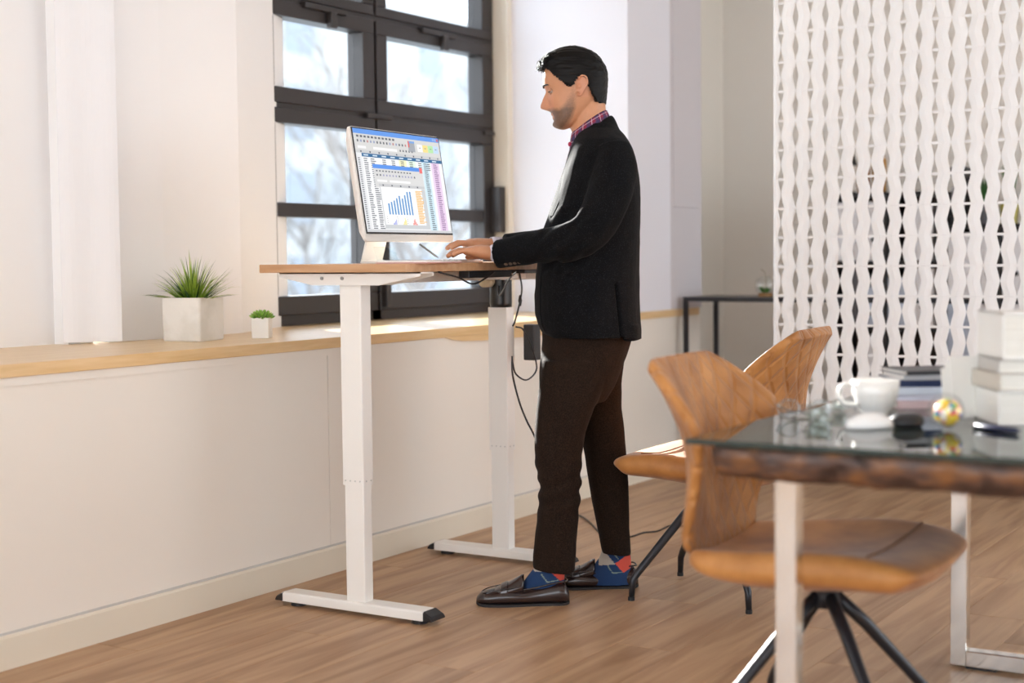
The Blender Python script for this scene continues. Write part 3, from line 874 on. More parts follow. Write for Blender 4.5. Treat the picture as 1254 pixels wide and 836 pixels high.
back_rows = [(-.238, .428, .212, .004, .030), (-.258, .480, .214, .016, .012), (-.260, .560, .216, .040, .0), (-.266, .625, .222, .062, .0), (-.276, .690, .250, .095, .006),
             (-.292, .740, .272, .112, .006), (-.315, .795, .250, .080, .008), (-.338, .845, .215, .035, .010), (-.352, .880, .185, .0, .006), (-.358, .890, .168, -.004, -.004)]
def make_chair(label, group):
    t = empty('shell_chair', (0, 0, 0))
    tag(t, label, 'chair', group)
    sheet_obj('seat', seat_rows, LEA, t, th=[.036, .062, .075, .080, .078, .070, .055, .040], th_edge=[.036, .058, .070, .078, .082, .078, .064, .044])
    sheet_obj('backrest', back_rows, LEAQ, t, th=.040, th_edge=.030)
    # seam crease over the seat
    mb = MB(); mb.tube([(.16, -.225, .486), (.15, -.1, .4725), (.15, 0, .4705), (.15, .1, .4725), (.16, .225, .486)], .0022, 6)
    mb.build('seam', mat('leather_seam', (.22, .09, .025), .6), t, smooth=True)
    mb = MB(); mb.tube([(0,0,.405), (0,0,.385), (0,0,.345), (0,0,.318)], [.06, .034, .030, .034], 20)
    mb.build('hub', BLACKM, t, smooth=True)
    for k in range(4):
        a = pi/4+k*pi/2; d = Vector((cos(a), sin(a), 0))
        mb = MB(); mb.tube([d*.012+Vector((0,0,.352)), d*.10+Vector((0,0,.272)), d*.27+Vector((0,0,.090)), d*.288+Vector((0,0,.066)), d*.294+Vector((0,0,.004))],
                           [.0155, .0150, .0125, .0115, .0095], 12)
        lg = mb.build('leg', BLACKM, t, smooth=True)
        mb = MB(); mb.cyl(d*.294, d*.294+Vector((0,0,.012)), .0112, 12); mb.build('glide', BLACKP, lg)
    return t
def copy_tree(o, parent=None):
    c = o.copy(); COL.objects.link(c)
    if parent is not None: c.parent = parent
    for ch in [x for x in bpy.data.objects if x.parent == o and x != c]: copy_tree(ch, c)
    return c
CHG = 'tan leather shell chairs'
chA = make_chair('tan quilted leather chair tucked under the near glass table', CHG)
chA.location = (-1.16, 3.21, -.0); chA.rotation_euler = (0, 0, R(2))
chB = copy_tree(chA); chB['label'] = 'tan leather chair facing the standing man, behind the nearer chair'
chB.scale = (.965, 1, 1); chB.location = (-2.004, 4.466, 0); chB.rotation_euler = (0, 0, R(183))

# ================================================================== GLASS TABLE
TX0, TY0, TY1, TX1 = -1.25, 2.66, 4.55, -.15
tab = empty('dining_table', (-.7, 3.6, 0)); tag(tab, 'glass topped table with a rough live edge wood slab and chrome frame legs', 'table')
def T_(p): return (p[0]+.7, p[1]-3.6, p[2])
mb = MB(); mb.box(T_((TX0, TY0, .746)), T_((TX1, TY1, .757)))
GT = glassmat('table_glass', (.52, .60, .56), ior=.06, rough=.02)
mb.build('glass_top', GT, tab)
mb = MB(); e = .0006
mb.box(T_((TX0-e, TY0-e, .7465)), T_((TX1, TY0, .7565))); mb.box(T_((TX0-e, TY0, .7465)), T_((TX0, TY1, .7565)))
mb.build('glass_edge', mat('glass_edge_green', (.02, .035, .032), .15), tab)
# slab
SL = bpy.data.materials.new('live_edge_bark'); SL.use_nodes = True
n = SL.node_tree; b = n.nodes['Principled BSDF']; tc = n.nodes.new('ShaderNodeTexCoord')
mp = n.nodes.new('ShaderNodeMapping'); mp.inputs['Scale'].default_value = (1, 1, 2.4); n.links.new(tc.outputs['Object'], mp.inputs[0])
nz = n.nodes.new('ShaderNodeTexNoise'); nz.inputs['Scale'].default_value = 13; nz.inputs['Detail'].default_value = 5; n.links.new(mp.outputs[0], nz.inputs['Vector'])
cr = n.nodes.new('ShaderNodeValToRGB'); cr.color_ramp.elements[0].position = .36; cr.color_ramp.elements[0].color = (.030, .014, .010, 1)
cr.color_ramp.elements[1].position = .66; cr.color_ramp.elements[1].color = (.21, .088, .03, 1)
ee = cr.color_ramp.elements.new(.5); ee.color = (.085, .042, .028, 1)
n.links.new(nz.outputs['Fac'], cr.inputs[0]); n.links.new(cr.outputs[0], b.inputs['Base Color']); b.inputs['Roughness'].default_value = .45
bp = n.nodes.new('ShaderNodeBump'); bp.inputs['Strength'].default_value = .7; bp.inputs['Distance'].default_value = .012
n.links.new(nz.outputs['Fac'], bp.inputs['Height']); n.links.new(bp.outputs[0], b.inputs['Normal'])
rl = random.Random(9)
per = []
def edge(a, b_, n_):
    for i in range(n_):
        t = i/n_; per.append((lerp(a[0], b_[0], t), lerp(a[1], b_[1], t)))
ix0, ix1, iy0, iy1 = TX0+.045, TX1-.03, TY0+.018, TY1-.03
edge((ix0, iy0), (ix1, iy0), 46); edge((ix1, iy0), (ix1, iy1), 20); edge((ix1, iy1), (ix0, iy1), 20); edge((ix0, iy1), (ix0, iy0), 60)
cx_, cy_ = (ix0+ix1)/2, (iy0+iy1)/2
offs = [[rl.uniform(-1, 1) for _ in per] for _ in range(6)]
rs = []
for k, (z, ins) in enumerate(((.7455, .006), (.734, -.004), (.716, .0), (.695, .004), (.682, .014), (.678, .045))):
    ring = []
    for i, (x, y) in enumerate(per):
        wob = .010*sin(i*.7)+.006*sin(i*1.9+1)+.0035*offs[k][i]
        dx_, dy_ = cx_-x, cy_-y; l = math.hypot(dx_, dy_)
        ring.append(T_((x+dx_/l*(ins+wob), y+dy_/l*(ins+wob), z+(.003*offs[k][i-1] if 0 < k < 5 else 0))))
    rs.append(ring)
mb = MB(); mb.rings(rs); mb.build('wood_slab', SL, tab, smooth=True)
# frame legs: near and far U frames of square chrome tube
def sqtube(mb, a, b_, hw, hd=None):
    a = Vector(a); b_ = Vector(b_)
    lo = Vector([min(a[i], b_[i]) for i in range(3)]); hi = Vector([max(a[i], b_[i]) for i in range(3)])
    d = hi-lo
    hd = hd or hw
    if d.z > .1: mb.box(lo-Vector((hw, hd, 0)), hi+Vector((hw, hd, 0)))
    else: mb.box(lo-Vector((hw, hd, hw)), hi+Vector((hw, hd, hw)))
for yy in (2.745, 4.00):
    mb = MB(); hw = .0215; x0, x1 = -1.068, -.35
    mb.box(T_((x0-hw, yy-hw, .006)), T_((x0+hw, yy+hw, .678))); mb.box(T_((x1-hw, yy-hw, .006)), T_((x1+hw, yy+hw, .678)))
    mb.box(T_((x0+hw, yy-hw, .006)), T_((x1-hw, yy+hw, .006+2*hw)));
    f = mb.build('frame_leg', CHROME, tab, bevel=.0025)
    for xx in (x0+.06, x1-.06):
        p = MB(); p.box(T_((xx-.04, yy-.018, 0)), T_((xx+.04, yy+.018, .006))); p.build('glide_pad', BLACKP, f)
TZ = .7575
WP = mat('white_porcelain', (.84, .83, .80), .18)
# cup and saucer
cup = empty('coffee_cup', (-1.045, 3.205, TZ)); tag(cup, 'white porcelain coffee cup with a handle on the glass table', 'cup')
mb = MB(); mb.lathe([(.026, 0), (.030, .004), (.028, .008), (.040, .022), (.050, .050), (.053, .082), (.050, .082), (.047, .052), (.037, .026), (.012, .014)], 28)
mb.build('bowl', WP, cup, smooth=True)
mb = MB(); pp = Vector((-cos(YAW), -sin(YAW), 0))
mb.tube(crom([pp*.049+Vector((0,0,.072)), pp*.070+Vector((0,0,.072)), pp*.082+Vector((0,0,.052)), pp*.070+Vector((0,0,.030)), pp*.042+Vector((0,0,.026))]), .0055, 10)
mb.build('handle', WP, cup, smooth=True)
# white mouse
mb = MB(); mb.ball((0,0,0), (.055, .030, .034), 22, 12); 
for i, v in enumerate(mb.v): mb.v[i] = (v[0], v[1], max(v[2], 0)*.9)
o = mb.build('computer_mouse', mat('mouse_white', (.82, .82, .80), .25), smooth=True); o.location = (-.985, 2.985, TZ+.001); o.rotation_euler = (0, 0, YAW+R(15))
tag(o, 'glossy white computer mouse in front of the coffee cup', 'mouse')
# dark spectacle case
cs = empty('spectacle_case', (-.925, 3.045, TZ), YAW)
tag(cs, 'small black rounded case beside the white cup', 'case')
mb = MB(); rs = []
for z, s_ in ((0, .80), (.006, .97), (.014, 1)): rs.append([(.036*s_*cos(2*pi*k/24)*1.0, .026*s_*sin(2*pi*k/24), z) for k in range(24)])
mb.rings(rs); mb.build('lower_shell', BLACKP, cs, smooth=True)
mb = MB(); rs = []
for z, s_ in ((.0145, 1), (.020, .93), (.026, .70), (.029, .3)): rs.append([(.036*s_*cos(2*pi*k/24), .026*s_*sin(2*pi*k/24), z) for k in range(24)])
mb.rings(rs); mb.build('lid', BLACKP, cs, smooth=True)
# paperweight
bw = bpy.data.materials.new('millefiori_glass'); bw.use_nodes = True
n = bw.node_tree; b = n.nodes['Principled BSDF']; tc = n.nodes.new('ShaderNodeTexCoord')
vo = n.nodes.new('ShaderNodeTexVoronoi'); vo.inputs['Scale'].default_value = 95; n.links.new(tc.outputs['Object'], vo.inputs['Vector'])
hs = n.nodes.new('ShaderNodeValToRGB'); hs.color_ramp.interpolation = 'CONSTANT'
els = [(.0, (.85, .55, .03)), (.22, (.75, .12, .04)), (.36, (.05, .22, .45)), (.48, (.12, .40, .10)), (.60, (.90, .72, .10)), (.78, (.55, .10, .25)), (.88, (.85, .80, .70))]
hs.color_ramp.elements[0].color = (*els[0][1], 1)
hs.color_ramp.elements[1].position = els[1][0]; hs.color_ramp.elements[1].color = (*els[1][1], 1)
for p_, c_ in els[2:]:
    e_ = hs.color_ramp.elements.new(p_); e_.color = (*c_, 1)
sp = n.nodes.new('ShaderNodeSeparateColor'); n.links.new(vo.outputs['Color'], sp.inputs[0]); n.links.new(sp.outputs[0], hs.inputs[0])
n.links.new(hs.outputs[0], b.inputs['Base Color']); b.inputs['Roughness'].default_value = .08; b.inputs['Coat Weight'].default_value = .6
pw = empty('paperweight', (-.838, 3.035, TZ)); tag(pw, 'round glass paperweight with a mottled yellow and red pattern', 'paperweight')
mb = MB(); mb.ball((0, 0, .0345), .0285, 28, 16); mb.build('coloured_core', bw, pw, smooth=True)
mb = MB(); mb.ball((-.004, 0, .037), .0365, 32, 18); mb.build('clear_shell', glassmat('clear_ball', (.98, .98, .98), ior=.06), pw, smooth=True)
# pen on the right
mb = MB(); a_ = Vector((-.795, 3.07, TZ+.006)); b2_ = Vector((-.690, 3.015, TZ+.006))
mb.tube([a_, a_.lerp(b2_, .02), a_.lerp(b2_, .5), a_.lerp(b2_, .93), b2_], [.003, .006, .0065, .006, .0015], 12)
o = mb.build('ballpoint_pen', mat('navy_plastic', (.01, .015, .05), .25), smooth=True)
tag(o, 'dark navy pen lying before the white block of paper', 'pen')
# eyeglasses
gl = empty('eyeglasses', (-1.17, 3.10, TZ), YAW+R(-10)); tag(gl, 'folded eyeglasses with thin metal rims at the left end of the table clutter', 'eyeglasses')
GM = mat('rim_metal', (.30, .29, .28), .25, metal=.9)
for s_ in (-1, 1):
    mb = MB(); pts = [Vector((s_*.034+.024*cos(2*pi*k/24), .012*cos(2*pi*k/24)*0, .021+.020*sin(2*pi*k/24))) for k in range(25)]
    mb.tube(pts, .0013, 6, False); r_ = mb.build('rim', GM, gl, smooth=True)
    mb = MB(); mb.rings([[p*1.0+Vector((0, -.0005, 0)) for p in pts[:-1]], [p+Vector((0, .0005, 0)) for p in pts[:-1]]]); mb.build('lens', glassmat('lens_glass', (.92, .95, .96), ior=.08), r_)
    mb = MB(); mb.tube(crom([Vector((s_*.059, 0, .028)), Vector((s_*.060, .02, .028)), Vector((s_*.03, .05+.01*s_, .012)), Vector((-s_*.05, .055+.01*s_, .004))]), .0016, 6); mb.build('temple', GM, gl, smooth=True)
mb = MB(); mb.tube([(-.010, 0, .026), (0, 0, .030), (.010, 0, .026)], .0013, 6); mb.build('bridge', GM, gl)
# crystal pieces beside the glasses
CRY = glassmat('crystal', (.86, .88, .86), ior=.12, rough=.03)
crs = [(-1.115, 3.02, .026, 'faceted clear glass tealight bowl behind the eyeglasses'), (-1.075, 2.96, .020, 'small clear faceted glass bead bowl nearest the table edge'), (-1.14, 3.24, .024, 'clear faceted glass bowl left of the coffee cup')]
for x, y, r_, lb in crs:
    mb = MB(); mb.lathe([(r_*.6, 0), (r_*.95, r_*.35), (r_, r_*.9), (r_*.85, r_*1.25), (r_*.70, r_*1.25), (r_*.78, r_*.8), (r_*.4, r_*.25)], 8)
    o = mb.build('glass_bowl', CRY); o.location = (x, y, TZ); tag(o, lb, 'bowl', 'clear glass bowls on the table')
# books and papers
def book(name, loc, w_, d_, h_, rz, cm, label, cat, group, blk=None):
    t = empty(name, loc, rz); tag(t, label, cat, group)
    mb = MB(); mb.box((-w_/2, -d_/2, 0), (w_/2, d_/2, h_*.12)); mb.box((-w_/2, -d_/2, h_*.88), (w_/2, d_/2, h_)); mb.box((-w_/2, -d_/2, h_*.1), (w_/2, -d_/2+.003, h_*.9))
    mb.build('cover', cm, t)
    mb = MB(); mb.box((-w_/2+.003, -d_/2+.0035, h_*.12), (w_/2-.004, d_/2-.004, h_*.88)); mb.build('pages', mat('paper_white', (.86, .84, .80), .7), t)
    return t
PG = 'magazines in the low pile'
z = TZ
for i, (h_, c_, lb, rz_) in enumerate(((.018, ('book_pink', (.72, .55, .56)), 'pinkish white magazine at the bottom of the low pile', 4), (.014, ('book_pale', (.72, .74, .84)), 'pale lavender magazine second from the bottom of the pile', -3),
        (.017, ('book_ice', (.70, .76, .86)), 'pale blue magazine under the navy book', 2), (.017, ('book_navy', (.015, .03, .10)), 'navy blue book near the top of the low pile', -2),
        (.012, ('book_grey', (.45, .45, .47)), 'grey notebook on the navy book', 5), (.009, ('book_black', (.03, .03, .035)), 'thin black notebook topping the low pile', 8))):
    book('magazine', (-.985+.012*(i > 3), 3.52, z), .27, .16, h_, YAW+R(rz_), mat(c_[0], c_[1], .45), lb, 'book', PG); z += h_+.0003
WB = mat('white_card', (.85, .84, .81), .55)
# white standing box files and paper blocks on the right
def block(name, a, b_, rz, m, label, cat, group, layers=0):
    t = empty(name, ((a[0]+b_[0])/2, (a[1]+b_[1])/2, a[2]), rz); tag(t, label, cat, group)
    hx, hy, hz = (b_[0]-a[0])/2, (b_[1]-a[1])/2, b_[2]-a[2]
    mb = MB(); mb.box((-hx, -hy, 0), (hx, hy, hz*.06)); mb.box((-hx, -hy, hz*.94), (hx, hy, hz)); mb.box((-hx, -hy, .0), (-hx+.004, hy, hz)); mb.build('cover', m, t, bevel=.001)
    mb = MB(); mb.box((-hx+.004, -hy+.004, hz*.06), (hx-.004, hy-.004, hz*.94)); mb.build('page_block', mat('page_edges', (.80, .78, .72), .7, noise=(3, (.72, .70, .64), .4, .6, (1, 1, 120))), t)
    return t
SG = 'thick books in the tall white pile'
z = TZ
for (h_, dx_, rz_, mm, lb) in ((.072, 0, 0, WB, 'thick white book at the bottom of the tall pile'), (.036, -.004, 3, mat('cream_cover', (.62, .57, .50), .6), 'cream book in the middle of the tall pile'),
                          (.028, .004, -3, mat('grey_cover', (.55, .53, .50), .6), 'greyish book below the top of the tall pile'), (.098, .006, 1, WB, 'thick white book on top of the tall pile')):
    block('thick_book', (-.825+dx_, 3.20, z), (-.58+dx_, 3.36, z+h_), YAW+R(rz_), mm, lb, 'book', SG); z += h_+.0004
mb = MB(); mb.rings([[(-.045, -.03, 0), (.06, -.03, 0), (.06, .03, 0), (-.045, .03, 0)], [(-.032, -.02, .016), (.06, -.02, .016), (.06, .02, .016), (-.032, .02, .016)]])
o = mb.build('black_case', BLACKP); o.location = (-.665, 3.30, z); o.rotation_euler = (0, 0, YAW); tag(o, 'flat black case lying on top of the tall white pile', 'case')
t = empty('leaflet_holder', (-.858, 3.26, TZ), YAW+R(30)); tag(t, 'white leaflets standing against the tall book pile', 'leaflets')
for k in range(3):
    mb = MB(); mb.box((-.042, k*.011, 0), (.042, k*.011+.006, .135-.012*k), Matrix.Rotation(R(-5), 4, 'X')); mb.build('leaflet', WB, t)

# ================================================================== HANGING SCREEN
SY = 6.0; SP = .0655; SXL = -2.4045
scr = empty('hanging_screen', (SXL, SY, CEIL)); tag(scr, 'white room divider of wavy plastic strips linked in a grid', 'screen')
SCM = mat('screen_plastic', (.87, .88, .89), .5)
SCM.node_tree.nodes['Principled BSDF'].inputs['Transmission Weight'].default_value = 0
ROW = .1235
NC, Z0R = 21, 2.176      # row joints at Z0R - k*ROW
def strip_pts(x0, dirn, k0, k1, first=False):
    """outline of a strip; dirn=+1: bulges right at mid-row"""
    L = []; Rr = []
    zt = Z0R-k0*ROW
    n_ = 8
    for k in range((k1-k0)*n_+1):
        t = k/n_; ph = (t % 1.0)
        z = zt-t*ROW
        tri = 1-abs(ph-.5)*2              # 0 at joint, 1 at mid
        s = tri*tri*(3-2*tri)*.35+tri*.65
        a = .0145
        xl = x0-SP/2; xr = x0+SP/2
        # gap columns: hourglass (narrow at mid) / diamond (wide at mid)
        wl = a*(1-s) if dirn < 0 else a*s
        wr = a*s if dirn < 0 else a*(1-s)
        wl += .0004; wr += .0004
        if first: wl = SP/2
        L.append((xl+wl, z)); Rr.append((xr-wr, z))
    return L, Rr
def strip_obj(c, k0, k1, name, kind=None, mbx=None):
    x0 = (c+.5)*SP - SP*.50
    L, Rr = strip_pts(x0, -1 if c % 2 else 1, k0, k1, c == 0)
    mb = mbx or MB(); rs = []
    gap = .00015
    n_ = len(L)
    for i in range(n_):
        z = L[i][1]-CEIL
        if i == 0: z -= gap
        if i == n_-1: z += gap
        bow = .004
        (xl, _), (xr, _) = L[i], Rr[i]; xm_ = (xl+xr)/2
        rs.append([(xl, 0, z), (xm_, -bow, z), (xr, 0, z), (xr, .0025, z), (xm_, .0025-bow, z), (xl, .0025, z)])
    mb.rings(rs)
    if mbx is None:
        o = mb.build(name, SCM, scr)
        return o
for c in range(18):
    for k in range(0, 14):
        strip_obj(c, k-1, k, 'wavy_panel')
up_ = MB()
for c in range(NC):
    for k in list(range(-8, -1)) + ([13, 14] ): strip_obj(c, k, k+1, '', mbx=up_)
    if c >= 18:
        for k in range(-1, 13): strip_obj(c, k, k+1, '', mbx=up_)
up_.build('upper_and_lower_panels', SCM, scr)['kind'] = 'stuff'
lk = MB()
for k in range(-8, 15):
    z = Z0R-k*ROW-CEIL
    for c in range(NC-1):
        x = (c+1)*SP - SP*.50
        lk.box((x-.0135, -.0012, z-.0052), (x+.0145, .0030, z+.0052))
lk.build('links', SCM, scr)['kind'] = 'stuff'
mb = MB(); mb.box((-.03, -.02, -.03), (NC*SP, .02, -.002)); mb.build('ceiling_rail', WHITEM, scr)

# ================================================================== CONSOLE TABLE + TERRARIUM
con = empty('console_table', (-3.28, 6.95, 0)); tag(con, 'slim black metal console table beside the hanging screen', 'table')
CH = .903; CW = 2.0
MB().box((0, 0, CH-.024), (CW, .40, CH)).build('tabletop', BLACKM, con, bevel=.001)
for (x, y) in ((.011, .011), (.011, .389), (CW-.011, .011), (CW-.011, .389)):
    MB().box((x-.011, y-.011, 0), (x+.011, y+.011, CH-.022)).build('leg', BLACKM, con)
te = empty('glass_terrarium', (at(937, 361, 1, 7.10).x, 7.10, CH)); te.scale = (1.12, 1.12, 1.12); tag(te, 'small round glass terrarium with green plants on the console table', 'terrarium')
mb = MB(); mb.cyl((0,0,0), (0,0,.016), .032, 24); mb.build('cork_base', mat('cork', (.30, .16, .06), .8), te, smooth=False)
mb = MB(); mb.lathe([(.022, .010), (.036, .022), (.044, .048), (.040, .072), (.026, .088), (.016, .092)], 24); mb.build('globe', glassmat('globe_glass', (.95, .97, .97), ior=.1), te, smooth=True)
mb = MB(); rt = random.Random(3)
for i in range(34):
    a = rt.uniform(0, 2*pi); d = Vector((cos(a)*.7, sin(a)*.7, 1)).normalized(); p = Vector((cos(a)*.012, sin(a)*.012, .018)); L = rt.uniform(.012, .034)
    mb.tube([p, p+d*L*.5, p+d*L], [.001, .004, .0006], 5)
mb.build('moss_plants', mat('terrarium_green', (.06, .20, .03), .6), te)['kind'] = 'stuff'
mb = MB(); mb.tube(crom([Vector((0,0,.03)), Vector((.004,0,.07)), Vector((.0,0,.105)), Vector((-.02,0,.125))]), .0012, 5); mb.build('dry_twig', mat('twig', (.35, .28, .18), .8), te)

# ================================================================== SHELVING BEHIND THE SCREEN
SHY = 8.0
BLK = mat('shelf_black', (.018, .017, .018), .5); BRN = mat('shelf_brown', (.045, .022, .014), .6)
def shelf(name, x0, x1, top, rows_, ncol, label, dep=.36):
    s = empty(name, (x0, SHY, 0)); tag(s, label, 'shelf', 'black shelving units behind the screen')
    MB().box((0, dep-.012, .0), (x1-x0, dep, top)).build('back_panel', BRN, s)
    wd = (x1-x0)/ncol
    for i in range(ncol+1): MB().box((i*wd-.011, 0, 0), (i*wd+.011, dep-.013, top-.023)).build('upright', BLK, s)
    zs = [top]+rows_
    for z in zs: MB().box((-.011, -.002, z-.022), (x1-x0+.011, dep-.012, z)).build('shelf_board', BLK, s)
    return s
s1 = shelf('shelving_unit', -2.85, -2.27, 1.45, [1.075, .71, .34, .06], 2, 'tall black open shelving unit behind the left part of the screen')
s2 = shelf('shelving_unit', -2.235, -1.66, 1.265, [.885, .50, .12], 2, 'lower black shelving unit behind the right part of the screen')
def boxf(x0, x1, z0, z1, c, label, hole=True, name='storage_box', dep=.30):
    t = empty(name, (x0, SHY+.01, z0)); tag(t, label, 'box', 'storage boxes in the black shelving')
    col_ = {'w': ('box_white', (.78, .79, .82)), 'b': ('box_blue', (.45, .53, .66)), 'g': ('box_beige', (.62, .58, .50)), 'd': ('box_dark', (.10, .10, .11))}[c]
    m_ = mat(col_[0], col_[1], .6)
    MB().box((0, 0, 0), (x1-x0, dep, z1-z0)).build('body', m_, t, bevel=.003)
    if hole:
        xm_ = (x1-x0)/2; mb = MB(); mb.cyl((xm_, -.002, (z1-z0)*.35), (xm_, .004, (z1-z0)*.35), .013, 16); mb.build('finger_hole', BLK, t)
pl = [(-2.836, -2.70, 1.076, 1.40, 'w', 'white box file at the upper left of the left shelving'), (-2.675, -2.575, 1.076, 1.40, 'w', 'white box file second in the upper row of the left shelving'),
      (-2.545, -2.44, .711, .98, 'b', 'grey blue box in the middle row beside the shelf upright'), (-2.80, -2.72, .711, 1.02, 'd', 'dark binder at the left of the middle row'),
      (-2.70, -2.575, .711, .93, 'b', 'pale blue box in the middle row of the left shelving'), (-2.41, -2.30, 1.076, 1.37, 'w', 'white box file at the upper right of the left shelving'),
      (-2.42, -2.29, .711, 1.03, 'w', 'white box file at the middle right of the left shelving'), (-2.69, -2.60, .341, .66, 'w', 'white box in the lower row of the left shelving'),
      (-2.22, -2.07, .886, 1.22, 'w', 'white box at the upper left of the right shelving'), (-2.05, -1.965, .886, 1.22, 'w', 'white box next to the upright in the right shelving'),
      (-1.93, -1.79, .886, 1.22, 'w', 'white box in the right column of the right shelving'), (-2.22, -2.09, .501, .84, 'b', 'pale blue box at the lower left of the right shelving'),
      (-2.07, -1.97, .501, .84, 'w', 'white box in the lower row next to the upright'), (-1.93, -1.80, .501, .84, 'w', 'white box in the lower right of the right shelving')]
for p in pl: boxf(*p)
def bottle(x, z, h, r, c, cap, label):
    t = empty('bottle', (x, SHY+.12, z)); tag(t, label, 'bottle', 'bottles on top of the shelving')
    mb = MB(); mb.lathe([(r*.9, 0), (r, h*.05), (r, h*.62), (r*.35, h*.78), (r*.32, h*.93)], 18); mb.build('body', mat('bottle_'+label.split()[0], c, .2), t, smooth=True)
    mb = MB(); mb.lathe([(r*.38, h*.92), (r*.38, h)], 14); mb.build('cap', mat('cap_'+label.split()[0], cap, .4), t)
bottle(-2.72, 1.451, .235, .036, (.50, .22, .08), (.05, .05, .05), 'amber bottle on the left end of the shelving top')
bottle(-2.63, 1.451, .29, .040, (.42, .20, .03), (.18, .35, .04), 'golden bottle with a green neck on the shelving top')
t = empty('desk_lamp', (-2.81, SHY+.15, 1.451)); tag(t, 'small black lamp at the left corner of the shelving top', 'lamp', None)
mb = MB(); mb.cyl((0,0,0), (0,0,.012), .035, 18); mb.build('base', BLK, t)
mb = MB(); mb.tube([(0,0,.01), (0,0,.18)], .006, 8); mb.build('stem', BLK, t)
mb = MB(); mb.lathe([(.045, .16), (.02, .235), (.012, .24)], 18); mb.build('shade', BLK, t)
def plant(x, z, h, label, potc, seed, n_=40, leafc=(.05, .17, .04)):
    t = empty('shelf_plant', (x, SHY+.15, z)); tag(t, label, 'plant', 'green plants on the right shelving')
    mb = MB(); mb.lathe([(.040, 0), (.052, .105), (.045, .105), (.040, .09)], 18); mb.build('pot', mat('pot_'+label.split()[0], potc, .5), t, smooth=False)
    r_ = random.Random(seed); mb = MB()
    for i in range(n_):
        a = r_.uniform(0, 2*pi); sp_ = r_.uniform(.05, .30); d = Vector((cos(a)*sp_, sin(a)*sp_, 1)).normalized(); L = h*r_.uniform(.45, 1); p = Vector((0,0,.09))
        side = Vector((-sin(a), cos(a), 0)); ds = []
        vs = []
        for k in range(5):
            q_ = k/4; ww = .011*(sin(pi*min(1, .08+q_*.92))+.05); c = p+d*L*q_+Vector((0,0,-.05*q_*q_*sp_)); vs += [c-side*ww, c+side*ww]
        mb.add(vs, [(2*k, 2*k+1, 2*k+3, 2*k+2) for k in range(4)])
    mb.build('leaves', mat('leaf_'+label.split()[0], leafc, .5), t)['kind'] = 'stuff'
plant(-1.93, 1.266, .25, 'yellow potted dark green plant on the right shelving', (.62, .55, .16), 4)
plant(-1.76, 1.266, .30, 'grey potted bushy plant at the right end of the shelving', (.22, .22, .24), 6, 50, (.04, .15, .05))
plant(-2.06, 1.266, .20, 'slate potted plant beside the yellow pot', (.12, .12, .13), 8, 26)
t = empty('coffee_machine', (-2.185, SHY+.08, 1.266)); tag(t, 'black and grey appliance at the left end of the right shelving top', 'appliance')
mb = MB(); mb.box((-.045, 0, 0), (.04, .2, .05)); mb.box((-.045, .12, .05), (.04, .2, .30)); mb.box((-.045, .0, .26), (.04, .2, .31)); mb.build('body', BLK, t, bevel=.006)
mb = MB(); mb.lathe([(.028, .06), (.036, .10), (.034, .18), (.030, .20)], 18); mb.build('jug', mat('jug_grey', (.45, .45, .48), .3), t, smooth=True)

# ================================================================== THE MAN
MO = Vector((-2.42, 4.20, 0))
Fv = Vector((-4.20, -2.42, 0)).normalized()          # the way he faces
Nv = Vector((2.42, -4.20, 0)).normalized()           # towards his left side
man = empty('person', MO, math.atan2(Fv.y, Fv.x))
tag(man, 'standing man in dark tweed jacket, brown trousers and argyle socks typing at the desk', 'person')
def M(px, py, n=0.0):
    """local point (forward, left, up) of the figure seen at a photo point, n metres to his left"""
    d = ray(px, py); t = (n-(CAMO-MO).dot(Nv))/d.dot(Nv)
    p = CAMO+d*t-MO
    return Vector((p.dot(Fv), n, p.z))
def ring_px(py, xf, xb, hw, nc=0.0, n=28, sq=2.0, frontpow=1.0):
    """horizontal ring between a front and a back silhouette point"""
    a = M(xf, py, nc); b_ = M(xb, py, nc); c = (a+b_)/2; A = (a-b_).length/2
    out = []
    for k in range(n):
        t = 2*pi*k/n; ct, st = cos(t), sin(t)
        e = 2/sq
        out.append(Vector((c.x+A*math.copysign(abs(ct)**e, ct), nc+hw*math.copysign(abs(st)**e, st), c.z)))
    return out
def fold(o, amp, scale, seed=0, amp2=0):
    """displace a surface along its normals with soft noise: cloth folds"""
    from mathutils import noise
    me = o.data
    ns = [v.normal.copy() for v in me.vertices]
    for v, nn in zip(me.vertices, ns):
        p = v.co
        k = noise.noise(Vector((p.x*scale[0]+seed, p.y*scale[1], p.z*scale[2])))
        k2 = noise.noise(Vector((p.x*22+seed, p.y*22, p.z*22)))
        v.co = p + nn*(amp*k+amp2*k2)
    me.update()

# ---- body: one continuous skin surface
mb = MB()
# head slices (bottom to top)
HS = [(158.5, 687, 692, .018), (157, 681.5, 697, .034), (155, 678.6, 702, .045), (152, 677.2, 706, .053), (148.5, 677.4, 710, .058), (145, 677.6, 713, .061), (141, 676.6, 717, .064),
      (137, 674.8, 721, .066), (133, 673.2, 727, .068), (128, 671.6, 733, .070), (122, 670.4, 738, .0725), (116, 669.6, 741, .074), (112, 669.2, 741.8, .075), (107, 667.0, 742, .0755),
      (102, 665.4, 742, .077), (96, 664.8, 741.8, .078), (90, 665.6, 741, .078), (83, 668, 739, .077), (76, 673, 735.5, .073), (70, 679, 730, .064), (65, 687, 722, .050), (61.5, 697, 713, .025)]
HR = []
yy_ = 158.5
tabh = sorted(HS)
ys = [158.5, 157.6, 156.5] + [155-1.0*i for i in range(0, 91)] + [64, 63, 62.2, 61.6]
ys = [y for y in ys if y >= 61.5]
ys = sorted(set(ys), reverse=True)
